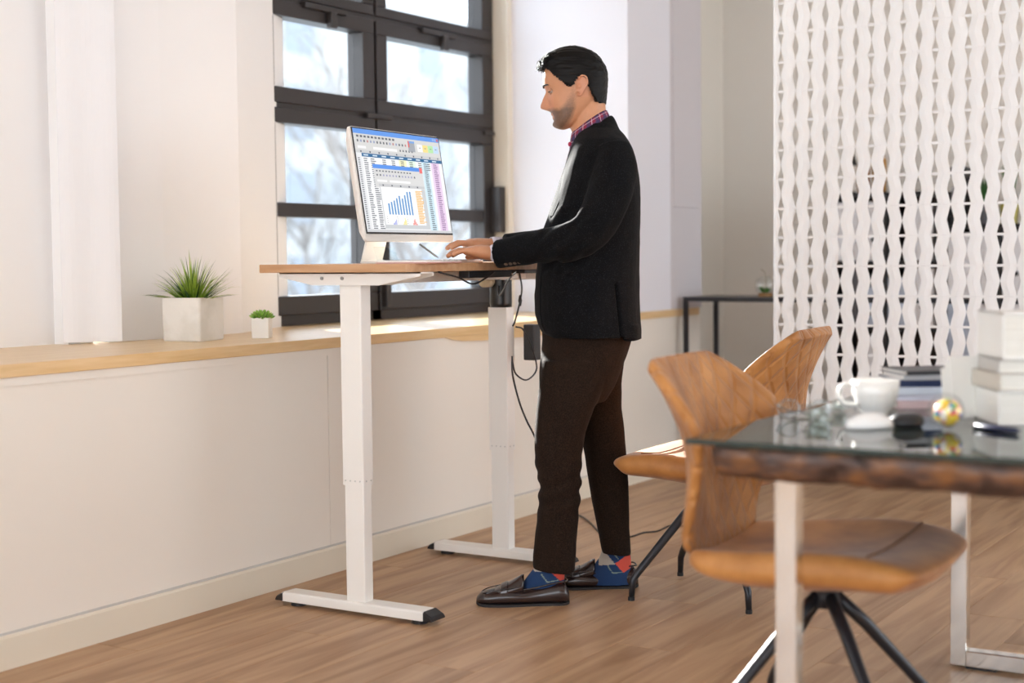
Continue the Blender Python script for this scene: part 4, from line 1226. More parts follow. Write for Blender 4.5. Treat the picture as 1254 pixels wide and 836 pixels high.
NOSE = [(106, 0), (110, .4), (113, 1.2), (116, 3.0), (120, 5.2), (124, 7.2), (127, 9.0), (129.5, 10.6), (131.5, 11.2), (133, 10.3), (134.3, 7.2), (135.2, 3.6), (136.4, 1.2), (138, 0)]
KPX = .00270
zc = 0
hr_rings = []
for y in ys:
    xf, xb, hw = interp(tabh, y)
    a = M(xf, y); b_ = M(xb, y); c = (a+b_)/2; A = (a.x-b_.x)/2
    n_ = 72; ring = []
    nose = interp(NOSE, y)[0]*KPX
    if y <= NOSE[0][0] or y >= NOSE[-1][0]: nose = 0
    sg = lerp(.0055, .0115, max(0, min(1, (y-112)/18)))
    for k in range(n_):
        t = 2*pi*k/n_; ct, st = cos(t), sin(t)
        e = .92
        x = c.x+A*math.copysign(abs(ct)**e, ct); yv = hw*math.copysign(abs(st)**e, st)
        if ct > 0:
            x += nose*math.exp(-(yv/sg)**2/1.0)
            # eye sockets
            x -= .0095*math.exp(-((abs(yv)-.031)/.016)**2-((y-112.5)/4.5)**2)
            # brow ridge
            x += .0035*math.exp(-((abs(yv)-.028)/.018)**2-((y-106.0)/2.2)**2)
            # cheek bones
            x += .004*math.exp(-((abs(yv)-.045)/.016)**2-((y-124)/6)**2)
            # lips and crease, chin
            x += .0040*math.exp(-(yv/.019)**2-((y-140.2)/1.3)**2)
            x -= .0022*math.exp(-(yv/.022)**2-((y-142.3)/.7)**2)
            x += .0036*math.exp(-(yv/.017)**2-((y-144.6)/1.3)**2)
            x -= .0030*math.exp(-(yv/.02)**2-((y-148.2)/1.5)**2)
            x += .0030*math.exp(-(yv/.017)**2-((y-153.5)/2.6)**2)
            # moustache area, nostril wings
            x += .0025*math.exp(-((abs(yv)-.013)/.005)**2-((y-132.5)/2.0)**2)
        yv *= 1-.05*math.exp(-((y-118)/7)**2)*max(0, ct)
        ring.append(Vector((x, yv, c.z)))
    hr_rings.append(ring)
mb.rings(hr_rings)
# neck
nk = []
for y, xf, xb, hw in ((118, 712, 741, .050), (128, 708, 741.5, .056), (138, 703, 742, .059), (148, 700, 743, .061), (158, 699, 744, .063), (168, 703, 747, .067), (180, 706, 752, .08)):
    nk.append(ring_px(y, xf, xb, hw))
mb.rings(nk)
# ears
for s_ in (1, -1):
    E_ = [(707.5, 100), (709.5, 97.2), (713.5, 96.2), (717, 98), (718.8, 102.5), (718, 107.5), (715.5, 112), (713.2, 116.5), (710.5, 120), (708, 119.8), (706.6, 116)]
    n0 = s_*.0765
    pts = []
    for i, (x, y) in enumerate(E_):
        p = M(x, y, 0); k = (x-706.6)/12
        pts.append(Vector((p.x, n0+s_*(.004+.013*k), p.z)))
    mb.tube(crom(pts, 4), .0033, 8)
    cen = M(712, 107, 0); 
    rs = []
    for q_ in (0, 1):
        rs.append([Vector((lerp(cen.x, p.x, .95), n0+s_*(-.012)+(p.y-n0)*(.62 if q_ else 0)+s_*(.008 if q_ else 0), lerp(cen.z, p.z, .95))) for p in pts])
    mb.rings(rs)
    cc = M(708.2, 109, 0); mb.ball((cc.x, s_*.077, cc.z), (.006, .006, .008), 10, 6)
# torso core and legs under the clothes
tor = [ring_px(y, xf, xb, hw) for y, xf, xb, hw in ((172, 708, 750, .10), (182, 706, 764, .15), (200, 702, 768, .175), (235, 696, 770, .17), (280, 682, 768, .165), (330, 676, 765, .155), (370, 676, 766, .16), (400, 674, 764, .16), (440, 672, 756, .15), (462, 672, 750, .14))]
mb.rings(tor)
FNn, FNf = .100, -.118
for nc, tb in ((FNn, ((450, 676, 734, .058), (520, 668, 708, .050), (560, 667, 703, .045), (600, 666, 703, .046), (640, 664, 697, .044), (672, 667, 690, .030), (686, 666, 686, .026), (700, 662, 686, .026), (716, 655, 686, .026))),
               (FNf, ((450, 700, 750, .058), (520, 717, 752, .050), (560, 725, 760, .045), (600, 727, 766, .046), (630, 736, 767, .042), (655, 746, 765, .028), (672, 745, 764, .026), (690, 738, 766, .026), (698, 736, 766, .026)))):
    mb.rings([ring_px(y, a, b_, hw, nc) for y, a, b_, hw in tb])
# arms
WN = M(606, 309.8, .085); WF = M(603, 300.8, -.085)
ARM_N = [M(750, 200, .17), M(742, 235, .20), M(722, 285, .215), M(705, 300, .205), M(665, 303, .155), WN]
ARM_F = [M(748, 200, -.17), M(740, 235, -.20), M(722, 288, -.215), M(702, 300, -.20), M(660, 302, -.14), WF]
for A_ in (ARM_N, ARM_F):
    mb.tube(A_, [.050, .045, .040, .040, .034, (.028, .021)], 14)
# hands
def hand(mb, W, side, tip_px, palm_dir):
    """side=+1 left hand (thumb to -n). palm over the desk, fingers curved on to the keys"""
    f = palm_dir.normalized(); s = Vector((0, 0, 1)).cross(f).normalized()   # s points to his left
    u = f.cross(s); 
    if u.z < 0: u = -u
    # palm
    rs = []
    for t, hw, hh, dz in ((-.03, .027, .023, 0), (0, .030, .024, .0), (.025, .037, .0235, .001), (.055, .042, .021, .004), (.082, .043, .0165, .005), (.097, .038, .011, .003)):
        c = W+f*t+Vector((0, 0, dz))
        rs.append([c+s*hw*cos(2*pi*k/16)+u*hh*sin(2*pi*k/16) for k in range(16)])
    mb.rings(rs)
    # fingers, index first (index lies on the thumb side)
    spec = [(-.033, .073, .0096, .04), (-.0112, .080, .0098, .0), (.0110, .074, .0094, -.03), (.0325, .060, .0086, -.10)]
    tips = []
    for off, L, r_, sp_ in spec:
        off_ = off*side; d = (f - s*side*sp_*1.0).normalized()
        b0 = W+f*(.080 if abs(off) < .02 else .074)+s*off_+Vector((0, 0, .006))
        p = [b0]
        for seg, ang in ((.46, .03), (.30, -.36), (.24, -.62)):
            dd = d*cos(ang)+Vector((0,0,1))*sin(ang); p.append(p[-1]+dd*L*seg)
        pts = [p[0], p[0].lerp(p[1], .5), p[1], p[1].lerp(p[2], .5), p[2], p[2].lerp(p[3], .6), p[3]]
        mb.tube(pts, [r_*1.10, r_*1.0, r_*1.06, r_*.92, r_*.98, r_*.86, r_*.55], 12)
        mb.ball(p[3]-(p[3]-p[2])*.15, r_*.82, 10, 8)
        mb.ball(b0+Vector((0,0,.003)), r_*1.12, 10, 8)
        tips.append((p[2], p[3], r_))
    # thumb leaves the side of the palm near its base
    b0 = W+f*.022-s*side*.026+Vector((0, 0, -.006))
    d1 = (f*.72-s*side*.66+Vector((0,0,-.06))).normalized(); d2 = (f*.92-s*side*.32+Vector((0,0,-.12))).normalized()
    p1 = b0+d1*.040; p2 = p1+d2*.030; p3 = p2+d2*.024
    mb.tube([b0, b0.lerp(p1, .5), p1, p1.lerp(p2, .5), p2, p3], [.0155, .0135, .0112, .0100, .0103, .0062], 12)
    mb.ball(p3-d2*.004, .0078, 10, 8)
    return tips
dn = (M(545, 309, .075)-WN); df = (M(549, 297, -.055)-WF)
tipsN = hand(mb, WN, 1, None, Vector((dn.x, dn.y, .004)))
tipsF = hand(mb, WF, -1, None, Vector((df.x, df.y, .004)))
SKIN = attrmat('skin', rough=.48, sub=.12, bump=(240, .12, .0008))
body = mb.build('body', SKIN, man)
remesh(body, .0030, 2, .5)
# skin tint: complexion, beard, lips, brows (natural colours of the face)
def inpoly(x, y, P):
    c = False; j = len(P)-1
    for i in range(len(P)):
        if (P[i][1] > y) != (P[j][1] > y) and x < (P[j][0]-P[i][0])*(y-P[i][1])/(P[j][1]-P[i][1])+P[i][0]: c = not c
        j = i
    return c
def polydist(x, y, P):
    d = 1e9
    for i in range(len(P)):
        ax, ay = P[i]; bx, by = P[(i+1) % len(P)]
        t = max(0, min(1, ((x-ax)*(bx-ax)+(y-ay)*(by-ay))/((bx-ax)**2+(by-ay)**2+1e-9)))
        d = min(d, math.hypot(x-ax-(bx-ax)*t, y-ay-(by-ay)*t))
    return d
def face_uv(p):
    """inverse of M at n=0: local point -> chart coordinates of the profile drawing"""
    w_ = MO + Fv*p.x + Vector((0, 0, p.z)) - CAMO
    z = w_.dot(_f)
    return 627+FPX*w_.dot(CR)/z, 418-FPX*w_.dot(CU)/z
from mathutils import noise
BEARD = [(666, 136), (672, 133.2), (679, 132.5), (684, 134), (691, 128), (696, 118), (699, 107), (705, 106), (706.5, 120), (706, 134), (702, 146), (697, 154), (691, 160), (684, 164), (672, 162), (670, 140)]
me = body.data
tints = []
zneck = M(700, 180).z
for v in me.vertices:
    p = v.co; c = Vector((.56, .265, .14))
    if p.z > zneck:
        x, y = face_uv(p)
        k = noise.noise(p*60)*.06
        c = c*(1+k)
        if y < 150 and y > 117 and x < 678: c = c.lerp(Vector((.60, .24, .16)), .28)          # nose and lips redder
        if inpoly(x, y, BEARD):
            d = polydist(x, y, BEARD); a = min(1, d/5)*.74 + .10
            st = noise.noise(p*420)*.22
            if 138.8 < y < 146.3 and x < 682 and abs(p.y) < .024: a *= .12
            if y < 134: a *= max(.12, (y-104)/30*.8)
            c = c.lerp(Vector((.085, .052, .036)), max(0, min(.86, a+st)))
        if y < 162 and abs(abs(p.y)-.080) < .02 and 706 < x < 720 and 96 < y < 121: c = c.lerp(Vector((.66, .30, .19)), .5)
    else:
        c = c*(1+noise.noise(p*50)*.06)
    tints += [c.x, c.y, c.z, 1]
ca = me.color_attributes.new('tint', 'FLOAT_COLOR', 'POINT'); ca.data.foreach_set('color', tints)
# nails
NAIL = mat('nail', (.70, .42, .32), .3)
for tips in (tipsN, tipsF):
    for a, b_, r_ in tips:
        d = (b_-a).normalized(); s = d.cross(Vector((0,0,1))).normalized(); u = s.cross(d).normalized()
        if u.z < 0: u = -u
        mb = MB(); c = b_-d*.003+u*r_*.60
        mb.rings([[c+d*x*.0055+s*y*.0045+u*.0015*(h_-abs(y)*.9) for x, y in ((1,0), (.7,.8), (-.7,.9), (-1,0), (-.7,-.9), (.7,-.8))] for h_ in (0, 1)])
        mb.build('fingernail', NAIL, body, smooth=True)
# eyes: ball, iris, lids, brows, lashes
for s_ in (1, -1):
    e0 = M(676.6, 113.0, 0); c = Vector((e0.x, s_*.031, e0.z))
    mb = MB(); mb.ball(c, .0118, 20, 14); ey = mb.build('eye', mat('eye_white', (.42, .38, .35), .3), man, smooth=True)
    g_ = Vector((.93, 0, -.36)).normalized()
    mb = MB(); q = g_.to_track_quat('Z', 'Y').to_matrix().to_4x4(); 
    mb.lathe([(.0056, .0098), (.0050, .0112), (.002, .0122)], 16, Matrix.Translation(c) @ q); mb.build('iris', mat('iris_brown', (.05, .025, .012), .15), ey, smooth=True)
    mb = MB()
    for (t0, t1, rr) in ((-.12, 1.45, .0136), (-1.2, -.42, .0132)):
        rs = []
        for i in range(7):
            el = lerp(t0, t1, i/6)
            rs.append([c+Vector((rr*cos(el)*cos(a), rr*1.12*cos(el)*sin(a)*1.0, rr*sin(el))) for a in [lerp(-1.35, 1.35, k/12) for k in range(13)]])
        mb.rings(rs, closed=False)
    lid = mb.build('eyelids', mat('eyelid_skin', (.50, .25, .15), .5), man, smooth=True)
    mb = MB()
    lash = [c+Vector((.0142*cos(.14)*cos(a), .0154*cos(.14)*sin(a), .0142*sin(-.14))) for a in [lerp(-1.2, 1.2, k/10) for k in range(11)]]
    mb.tube(lash, [.0003]+[.0011]*9+[.0003], 5); mb.build('eyelashes', mat('dark_hair', (.018, .012, .009), .5), lid)
    mb = MB(); bw_ = []
    for k in range(9):
        t = k/8; y_ = lerp(.013, .052, t); px_ = lerp(666.2, 673.0, t**1.6); py_ = 107.2-2.1*sin(t*pi*.72)+.6*t
        b0 = M(px_, py_, 0); bw_.append(Vector((b0.x+.0025, s_*y_, b0.z)))
    mb.tube(bw_, [.0012, .0030, .0036, .0036, .0034, .0030, .0026, .0020, .0008], 6); mb.build('eyebrow', MATS['dark_hair'], man, smooth=True)
# hair
HT = [(128, 690, 742.4, .0735), (122, 680, 743.0, .0785), (116, 674, 743.6, .082), (110, 669, 744.0, .0835), (104, 666, 744.4, .0855), (98, 664, 744.6, .087), (92, 662.5, 744.2, .0875), (87, 661.0, 743.2, .087), (82, 660.0, 741.6, .0865),
      (77, 661.0, 739.0, .0845), (72, 664.5, 735.5, .080), (67, 670, 730.5, .072), (63, 677, 724.5, .061), (60, 684, 717.5, .048), (58, 690.5, 711.5, .034), (56.8, 697, 705, .016)]
HM = [(650, 88), (650, 50), (760, 50), (760, 129.5), (740, 129.0), (730, 126), (725.5, 118), (721.6, 111), (719.5, 100.5), (713, 96.2), (706.5, 98), (703, 106), (697, 110), (692.2, 106.5), (684, 99.5), (677.8, 94.5), (671.5, 88), (664.5, 84.5), (660, 87)]
ht = sorted(HT); NH = 160
hys = [128-.65*i for i in range(110)]; hys = [y for y in hys if y > 56.8]+[56.8]
grid = []
for y in hys:
    xf, xb, hw = interp(ht, y); a = M(xf, y); b_ = M(xb, y); c = (a+b_)/2; A = (a.x-b_.x)/2; ring = []
    for k in range(NH):
        t = 2*pi*k/NH; ct, st = cos(t), sin(t)
        p = Vector((c.x+A*math.copysign(abs(ct)**.92, ct), hw*math.copysign(abs(st)**.92, st), c.z))
        ang = math.atan2(p.y, p.x-c.x)
        # combed strands
        st_ = noise.noise(Vector((p.x*18, p.y*160, p.z*160)))*.0022 + noise.noise(Vector((p.x*9, p.y*60, p.z*60)))*.003
        r_ = Vector((p.x-c.x, p.y, (128-y)*.0004)).normalized()
        ring.append(p + r_*st_*(1.0 if y < 100 else .5))
    grid.append(ring)
mb = MB(); vs = [p for r_ in grid for p in r_]; fs = []
for i in range(len(grid)-1):
    for k in range(NH):
        k2 = (k+1) % NH; cen = (grid[i][k]+grid[i+1][k2])/2; x, y = face_uv(Vector((cen.x, 0, cen.z)))
        x += noise.noise(cen*300)*1.6; y += noise.noise(cen*260)*1.4
        if inpoly(x, y, HM): fs.append((i*NH+k, i*NH+k2, (i+1)*NH+k2, (i+1)*NH+k))
fs.append(tuple((len(grid)-1)*NH+k for k in range(NH)))
mb.add(vs, fs)
hair = mb.build('hair', mat('hair_dark_brown', (.0025, .0018, .0015), .5, bump=(90, .3, .002), spec=.18), man, smooth=True)
bm = bmesh.new(); bm.from_mesh(hair.data)
bmesh.ops.delete(bm, geom=[v for v in bm.verts if not v.link_faces], context='VERTS'); bm.to_mesh(hair.data); bm.free()
sd = hair.modifiers.new('thickness', 'SOLIDIFY'); sd.thickness = .011; sd.offset = -1
# forelock strands
mb = MB(); rh = random.Random(5)
for i in range(150):
    n0 = rh.uniform(-.060, .060); y0 = rh.uniform(62, 80); x0 = lerp(684, 668, (y0-62)/18)+rh.uniform(-3, 3)
    a = M(x0, y0, 0); k = 1-(abs(n0)/.075)**2
    tip = M(lerp(661.5, 655.5, rh.random())+ (1-k)*9, rh.uniform(77, 88), 0)
    mx_ = (x0+658)/2; mid = M(mx_, interp([(656, 81), (661, 74.5), (671.7, 65.5), (687, 59)], mx_)[0]+rh.uniform(-.5, 7), 0)
    pts = crom([Vector((a.x-.004, n0, a.z-.004)), Vector((mid.x-(1-k)*.012, n0*1.02, mid.z-(1-k)*.006)), Vector((tip.x-(1-k)*.012, n0*1.05, tip.z))], 4)
    mb.tube(pts, [lerp(.0020, .0007, q/(len(pts)-1)) for q in range(len(pts))], 5)
for i in range(240):   # fine strands over crown and sides
    n0 = rh.uniform(-.06, .06); t0 = rh.uniform(0, 1)
    L_pts = []
    for q in range(5):
        t = t0*.6+q*.08
        xx = lerp(668, 742, t); top = 56.8+ ((xx-700)/44)**2*22
        p = M(xx, top+abs(n0)**2*3200*.9, 0); L_pts.append(Vector((p.x, n0*(1-.0*t), p.z+.0008)))
    mb.tube(L_pts, .0011, 4)
mb.build('hair_strands', MATS['hair_dark_brown'], hair, smooth=True)['kind'] = 'stuff'

# ---- jacket
JM = bpy.data.materials.new('tweed_charcoal'); JM.use_nodes = True
n = JM.node_tree; b = n.nodes['Principled BSDF']; tc = n.nodes.new('ShaderNodeTexCoord')
nz = n.nodes.new('ShaderNodeTexNoise'); nz.inputs['Scale'].default_value = 420; nz.inputs['Detail'].default_value = 2; n.links.new(tc.outputs['Object'], nz.inputs['Vector'])
cr = n.nodes.new('ShaderNodeValToRGB'); cr.color_ramp.elements[0].position = .58; cr.color_ramp.elements[0].color = (.0035, .0035, .0042, 1)
cr.color_ramp.elements[1].position = .80; cr.color_ramp.elements[1].color = (.045, .045, .05, 1)
n.links.new(nz.outputs['Fac'], cr.inputs[0]); n.links.new(cr.outputs[0], b.inputs['Base Color']); b.inputs['Roughness'].default_value = .9
b.inputs['Sheen Weight'].default_value = .02; b.inputs['Sheen Roughness'].default_value = .5; b.inputs['Specular IOR Level'].default_value = .1
bp = n.nodes.new('ShaderNodeBump'); bp.inputs['Strength'].default_value = .3; bp.inputs['Distance'].default_value = .002; n.links.new(nz.outputs['Fac'], bp.inputs['Height']); n.links.new(bp.outputs[0], b.inputs['Normal'])
mb = MB()
JT = [(153, 716, 752, .072), (159, 711, 758, .085), (166, 706, 765, .125), (174, 702, 770.5, .165), (184, 698, 775.5, .195), (198, 693.5, 779.5, .212), (218, 687, 783, .220), (240, 680, 784.5, .218), (262, 671, 785, .212), (285, 663, 784.5, .204),
      (310, 658, 783.5, .196), (335, 655.5, 783, .195), (360, 654.2, 783.4, .198), (382, 655, 784, .200), (396, 658, 784.5, .202), (405, 663, 784.8, .203), (411, 670, 784.8, .204)]
mb.rings([ring_px(y, a, b_, hw, 0, 40, 2.25) for y, a, b_, hw in JT])
mb.rings([ring_px(y, a, b_, hw, 0, 32, 2.4) for y, a, b_, hw in ((396, 745, 784.5, .15), (414, 752, 784.8, .145))])
for A_, s_ in ((ARM_N, 1), (ARM_F, -1)):
    if s_ > 0:
        pts = [M(750, 186, .155), M(753, 204, .185), M(749, 228, .212), M(739, 255, .226), M(726, 279, .228), M(708, 293, .218), M(690, 296.5, .198), M(665, 301, .162), M(635, 306.5, .122), M(609, 310.5, .092)]
    else:
        pts = [M(748, 186, -.155), M(751, 204, -.185), M(747, 228, -.212), M(737, 255, -.226), M(724, 279, -.228), M(706, 293, -.214), M(690, 296, -.196), M(665, 299, -.158), M(635, 302, -.118), M(618, 303, -.098)]
    rr = [.062, .072, .0715, .067, .064, .062, .060, .0535, .0485, .0475]
    mb.tube(crom(pts, 3), [interp([(i, r_) for i, r_ in enumerate(rr)], k/3)[0] for k in range((len(pts)-1)*3+1)], 24)
# stand of the collar and lapels
def tilt_ring(pb, pf, hw, n=32, nflare=0):
    a = M(*pf, 0); b_ = M(*pb, 0); c = (a+b_)/2; d = (a-b_)/2
    return [c+d*cos(2*pi*k/n)+Vector((0, hw*sin(2*pi*k/n), 0)) for k in range(n)]
mb.rings([tilt_ring((758, 158), (706, 186), .088), tilt_ring((753.5, 148), (703, 179), .080), tilt_ring((750.0, 142.5), (702.5, 175), .073), tilt_ring((747.5, 142.0), (706.5, 173), .0695)])
jk = mb.build('jacket', JM, man)
remesh(jk, .0048, 2, .5)
# carve the sleeve openings and neck: push nothing, only folds
fold(jk, .0050, (9, 9, 5.5), 3, .0016)
from mathutils import noise
fa = [(M(648+q*9, 290, 0).x, 16-abs(q-4)) for q in range(9)]
me = jk.data
JN = [v.normal.copy() for v in me.vertices]
for v, nn in zip(me.vertices, JN):
    p = v.co.copy()
    x, y = face_uv(Vector((p.x, 0, p.z)))
    # creases round the elbow and along the forearm
    if p.y > .10 and 255 < y < 335 and x < 745:
        k = sin((x*.8+y*.9)*.33+noise.noise(p*16)*3)
        v.co = p + nn*.0042*k*max(0, 1-abs(x-692)/52)
    # side vent
    if y > 345 and 750 < x < 764 and p.y > .05:
        vx = lerp(752, 759.5, (y-345)/68)
        v.co = v.co - nn*.012*math.exp(-((x-vx)/1.5)**2)
    if y > 338 and p.y > .1:
        v.co = v.co + Vector((0, .004*sin(x*.14), 0))
me.update()
BTN = mat('horn_button', (.10, .07, .05), .35)
for k in range(4):
    d = Vector((.05, .66, -.75)).normalized(); c = M(621+k*5.4, 308.6-k*.8, .102+k*.006)+d*.0475
    mb = MB(); mb.cyl(c, c+d*.006, .0062, 14); mb.build('sleeve_button', BTN, jk, bevel=.001)
# lapel flap on his left chest and pocket flap
mb = MB()
lap = [((701.5, 176), (706, 172)), ((697.5, 190), (706.5, 186)), ((691.5, 208), (705.0, 204)), ((686, 224), (698, 222)), ((678, 246), (688, 246)), ((670.5, 268), (677, 270))]
rs = []
for (xa, ya), (xb, yb) in lap:
    n0 = .060 if ya < 180 else .085
    a = M(xa-1.0, ya, .050); b_ = M(xb, yb, .135 if ya > 195 else .105)
    w_ = Vector((.004, .006, 0))
    rs.append([a+w_*1.2, b_+w_*1.4, b_-w_, a-w_])
mb.rings(rs); lp = mb.build('lapel', JM, jk, smooth=False); subsurf(lp, 1)
mb = MB(); a = M(664, 341, .190); b_ = M(704, 339, .205)
CUFF = mat('cuff_cloth', (.62, .58, .66), .8)
for W_, A_ in ((WN, ARM_N), (WF, ARM_F)):
    d = (W_-A_[-2]).normalized(); mb = MB()
    mb.tube([W_-d*.03, W_-d*.004, W_+d*.006], [(.033, .029), (.034, .030), (.0325, .0285)], 20, False); o = mb.build('shirt_cuff', CUFF, man, smooth=True)
    q = o.modifiers.new('thickness', 'SOLIDIFY'); q.thickness = .002
# ---- shirt collar
PL = bpy.data.materials.new('plaid_shirt'); PL.use_nodes = True
n = PL.node_tree; b = n.nodes['Principled BSDF']; b.inputs['Roughness'].default_value = .8
uv = n.nodes.new('ShaderNodeUVMap'); uv.uv_map = 'UVMap'
sp = n.nodes.new('ShaderNodeSeparateXYZ'); n.links.new(uv.outputs[0], sp.inputs[0])
def stripe(src, period, off, width):
    a = n.nodes.new('ShaderNodeMath'); a.operation = 'MULTIPLY_ADD'; a.inputs[1].default_value = 1/period; a.inputs[2].default_value = off; n.links.new(src, a.inputs[0])
    f = n.nodes.new('ShaderNodeMath'); f.operation = 'FRACT'; n.links.new(a.outputs[0], f.inputs[0])
    l = n.nodes.new('ShaderNodeMath'); l.operation = 'LESS_THAN'; l.inputs[1].default_value = width; n.links.new(f.outputs[0], l.inputs[0]); return l.outputs[0]
cur = None
def mixc(prev, fac, colr, amt=1.0):
    mx = n.nodes.new('ShaderNodeMixRGB'); mx.inputs[2].default_value = (*colr, 1)
    if amt != 1:
        k = n.nodes.new('ShaderNodeMath'); k.operation = 'MULTIPLY'; k.inputs[1].default_value = amt; n.links.new(fac, k.inputs[0]); fac = k.outputs[0]
    n.links.new(fac, mx.inputs[0])
    if isinstance(prev, tuple): mx.inputs[1].default_value = (*prev, 1)
    else: n.links.new(prev, mx.inputs[1])
    return mx.outputs[0]
c_ = (.26, .012, .045)
c_ = mixc(c_, stripe(sp.outputs[0], .032, .1, .42), (.02, .03, .10), .75)
c_ = mixc(c_, stripe(sp.outputs[1], .026, .3, .42), (.02, .03, .10), .6)
c_ = mixc(c_, stripe(sp.outputs[0], .032, .55, .07), (.55, .50, .60), .8)
c_ = mixc(c_, stripe(sp.outputs[1], .026, .75, .08), (.55, .45, .55), .8)
n.links.new(c_, b.inputs['Base Color'])
def cloth_rings(name, rings_, parent, m, th=.0022):
    mb = MB(); mb.rings(rings_, True, (False, False)); o = mb.build(name, m, parent, smooth=True)
    ul = o.data.uv_layers.new(name='UVMap'); nn = len(rings_[0])
    L = [0]
    for i in range(1, len(rings_)): L.append(L[-1]+(rings_[i][nn//4]-rings_[i-1][nn//4]).length)
    per_ = [0]
    for k in range(1, nn+1): per_.append(per_[-1]+(rings_[0][k % nn]-rings_[0][k-1]).length)
    for f in o.data.polygons:
        idx = [o.data.loops[li].vertex_index for li in f.loop_indices]
        ks = [i % nn for i in idx]; wrap = max(ks)-min(ks) > nn/2
        for li, i in zip(f.loop_indices, idx):
            k = i % nn
            if wrap and k == 0: k = nn
            ul.data[li].uv = (per_[k], L[i//nn])
    s = o.modifiers.new('thickness', 'SOLIDIFY'); s.thickness = th; s.offset = 1
    return o
cl = cloth_rings('shirt_collar', [tilt_ring((744.2, 143.5), (700.0, 170.5), .0655), tilt_ring((742.6, 139), (700.8, 167), .0640), tilt_ring((741.6, 134.6), (701.8, 161.5), .0625),
     tilt_ring((743.6, 135.5), (699.6, 163.5), .0655), tilt_ring((746.0, 140.5), (698.2, 171.5), .0705), tilt_ring((746.8, 143.5), (698.6, 175.0), .0735)], man, PL)
cloth_rings('shirt_front', [ring_px(y, a, b_, hw, 0, 32) for y, a, b_, hw in ((172, 698.5, 745, .070), (184, 697.0, 745, .085), (200, 692.5, 745, .09), (230, 684, 745, .09), (262, 674, 745, .09))], man, PL)
mb = MB(); c = M(697.8, 176.5, .012); mb.ball(c, (.006, .010, .008), 12, 8); mb.build('collar_button', mat('shirt_red', (.45, .02, .08), .5), cl, smooth=True)

# ---- trousers
TM = mat('brown_wool', (.012, .0072, .005), .95, noise=(300, (.036, .021, .014), .40, .75), bump=(380, .3, .0015), spec=.1, sheen=.02)
mb = MB()
mb.rings([ring_px(y, a, b_, hw, 0, 36, 2.3) for y, a, b_, hw in ((380, 665, 776, .165), (398, 664, 775, .168), (415, 665, 773, .168), (435, 663, 767, .165), (455, 661.5, 760, .158), (474, 661, 752, .145), (490, 662, 742, .12))])
NT = [(440, 664, 752, .088), (470, 660.5, 742, .090), (500, 657, 727, .090), (530, 655, 717, .086), (555, 655, 713, .083), (572, 656, 712, .080), (590, 660.5, 711.5, .078), (615, 659.5, 710.5, .076), (645, 657, 708.5, .073), (672, 654.5, 706.5, .071), (691, 653, 705, .070), (694, 653.5, 704.5, .069)]
FT = [(440, 686, 764, .088), (470, 697, 760.5, .090), (500, 704, 761, .088), (530, 710.5, 765, .074), (560, 716, 768, .068), (590, 721, 771, .068), (620, 727, 771.5, .073), (650, 733, 771.5, .070), (672, 737, 772.5, .068), (675, 737.5, 772.5, .067)]
for tb, nc in ((NT, FNn-.010), (FT, FNf+.010)):
    rs = []
    for y, a, b_, hw in tb:
        k = max(0, min(1, (y-440)/70)); rs.append(ring_px(y, a, b_, hw, nc*lerp(.86, 1, k), 30, 2.25))
    # slanted hem: back a little lower
    for p in rs[-1]+rs[-2]: p.z += (p.x-rs[-1][0].x)*.10
    mb.rings(rs)
tr_ = mb.build('trousers', TM, man)
remesh(tr_, .0050, 2, .5)
fold(tr_, .0055, (11, 11, 3.2), 8, .0012)
me = tr_.data
JN = [v.normal.copy() for v in me.vertices]
for v, nn in zip(me.vertices, JN):
    p = v.co.copy(); x, y = face_uv(Vector((p.x, 0, p.z)))
    if p.y > 0: 
        v.co = p + nn*.0040*math.exp(-((y-590)/30)**2)*sin(y*.30+x*.10) + nn*.0022*math.exp(-((x-(679+(y-560)*.01))/1.3)**2)*(1 if 440 < y < 690 else 0)
me.update()

# ---- socks (argyle) and shoes
def sock(nc, tb, chart):
    mb = MB(); n_ = 96; rs = []
    ysx = [r_[0] for r_ in tb]; y0, y1 = min(ysx), max(ysx)
    tbs = sorted(tb); ny = 80
    for i in range(ny+1):
        y = lerp(y0, y1, i/ny); a, b_, hw = interp(tbs, y); rs.append(ring_px(y, a, b_, hw, nc, n_))
    for i in range(ny):
        y = lerp(y0, y1, (i+.5)/ny); a, b_, hw = interp(tbs, y)
        for k in range(n_):
            k2 = (k+1) % n_; t = 2*pi*(k+.5)/n_
            x = (a+b_)/2 + (a-b_)/2*cos(t)
            mb.col = chart(x, y)
            mb.add([rs[i][k], rs[i][k2], rs[i+1][k2], rs[i+1][k]], [(0,1,2,3)])
    o = mb.build('sock', attrmat('sock_knit', rough=.9, bump=(500, .3, .001)), man)
    bm = bmesh.new(); bm.from_mesh(o.data); bmesh.ops.remove_doubles(bm, verts=bm.verts, dist=.0002)
    for f in bm.faces: f.smooth = True
    bm.to_mesh(o.data); bm.free()
    return o
NAVY = (.008, .035, .11); CORAL = (.62, .085, .055); GREYS = (.42, .38, .33); LN = (.20, .26, .22)
def chN(x, y):
    if inpoly(x, y, [(671, 694), (692, 694), (691, 709), (686, 709)]): return CORAL
    if inpoly(x, y, [(640, 684), (676, 684), (673, 696), (664, 697), (655, 698), (648, 692)]): return GREYS
    for ax, ay, bx, by in ((663, 700, 670, 709.5), (670, 709.5, 684, 708)):
        if polydist(x, y, [(ax, ay), (bx, by)]) < .62: return LN
    return NAVY
def chF(x, y):
    if inpoly(x, y, [(753, 687), (771, 675), (774, 693), (763, 699)]): return CORAL
    if inpoly(x, y, [(733, 668), (741, 674), (753, 688), (733, 690)]): return GREYS
    for ax, ay, bx, by in ((744, 690, 750, 698.5), (750, 698.5, 764, 698), (751, 675, 757, 682)):
        if polydist(x, y, [(ax, ay), (bx, by)]) < .62: return LN
    return NAVY
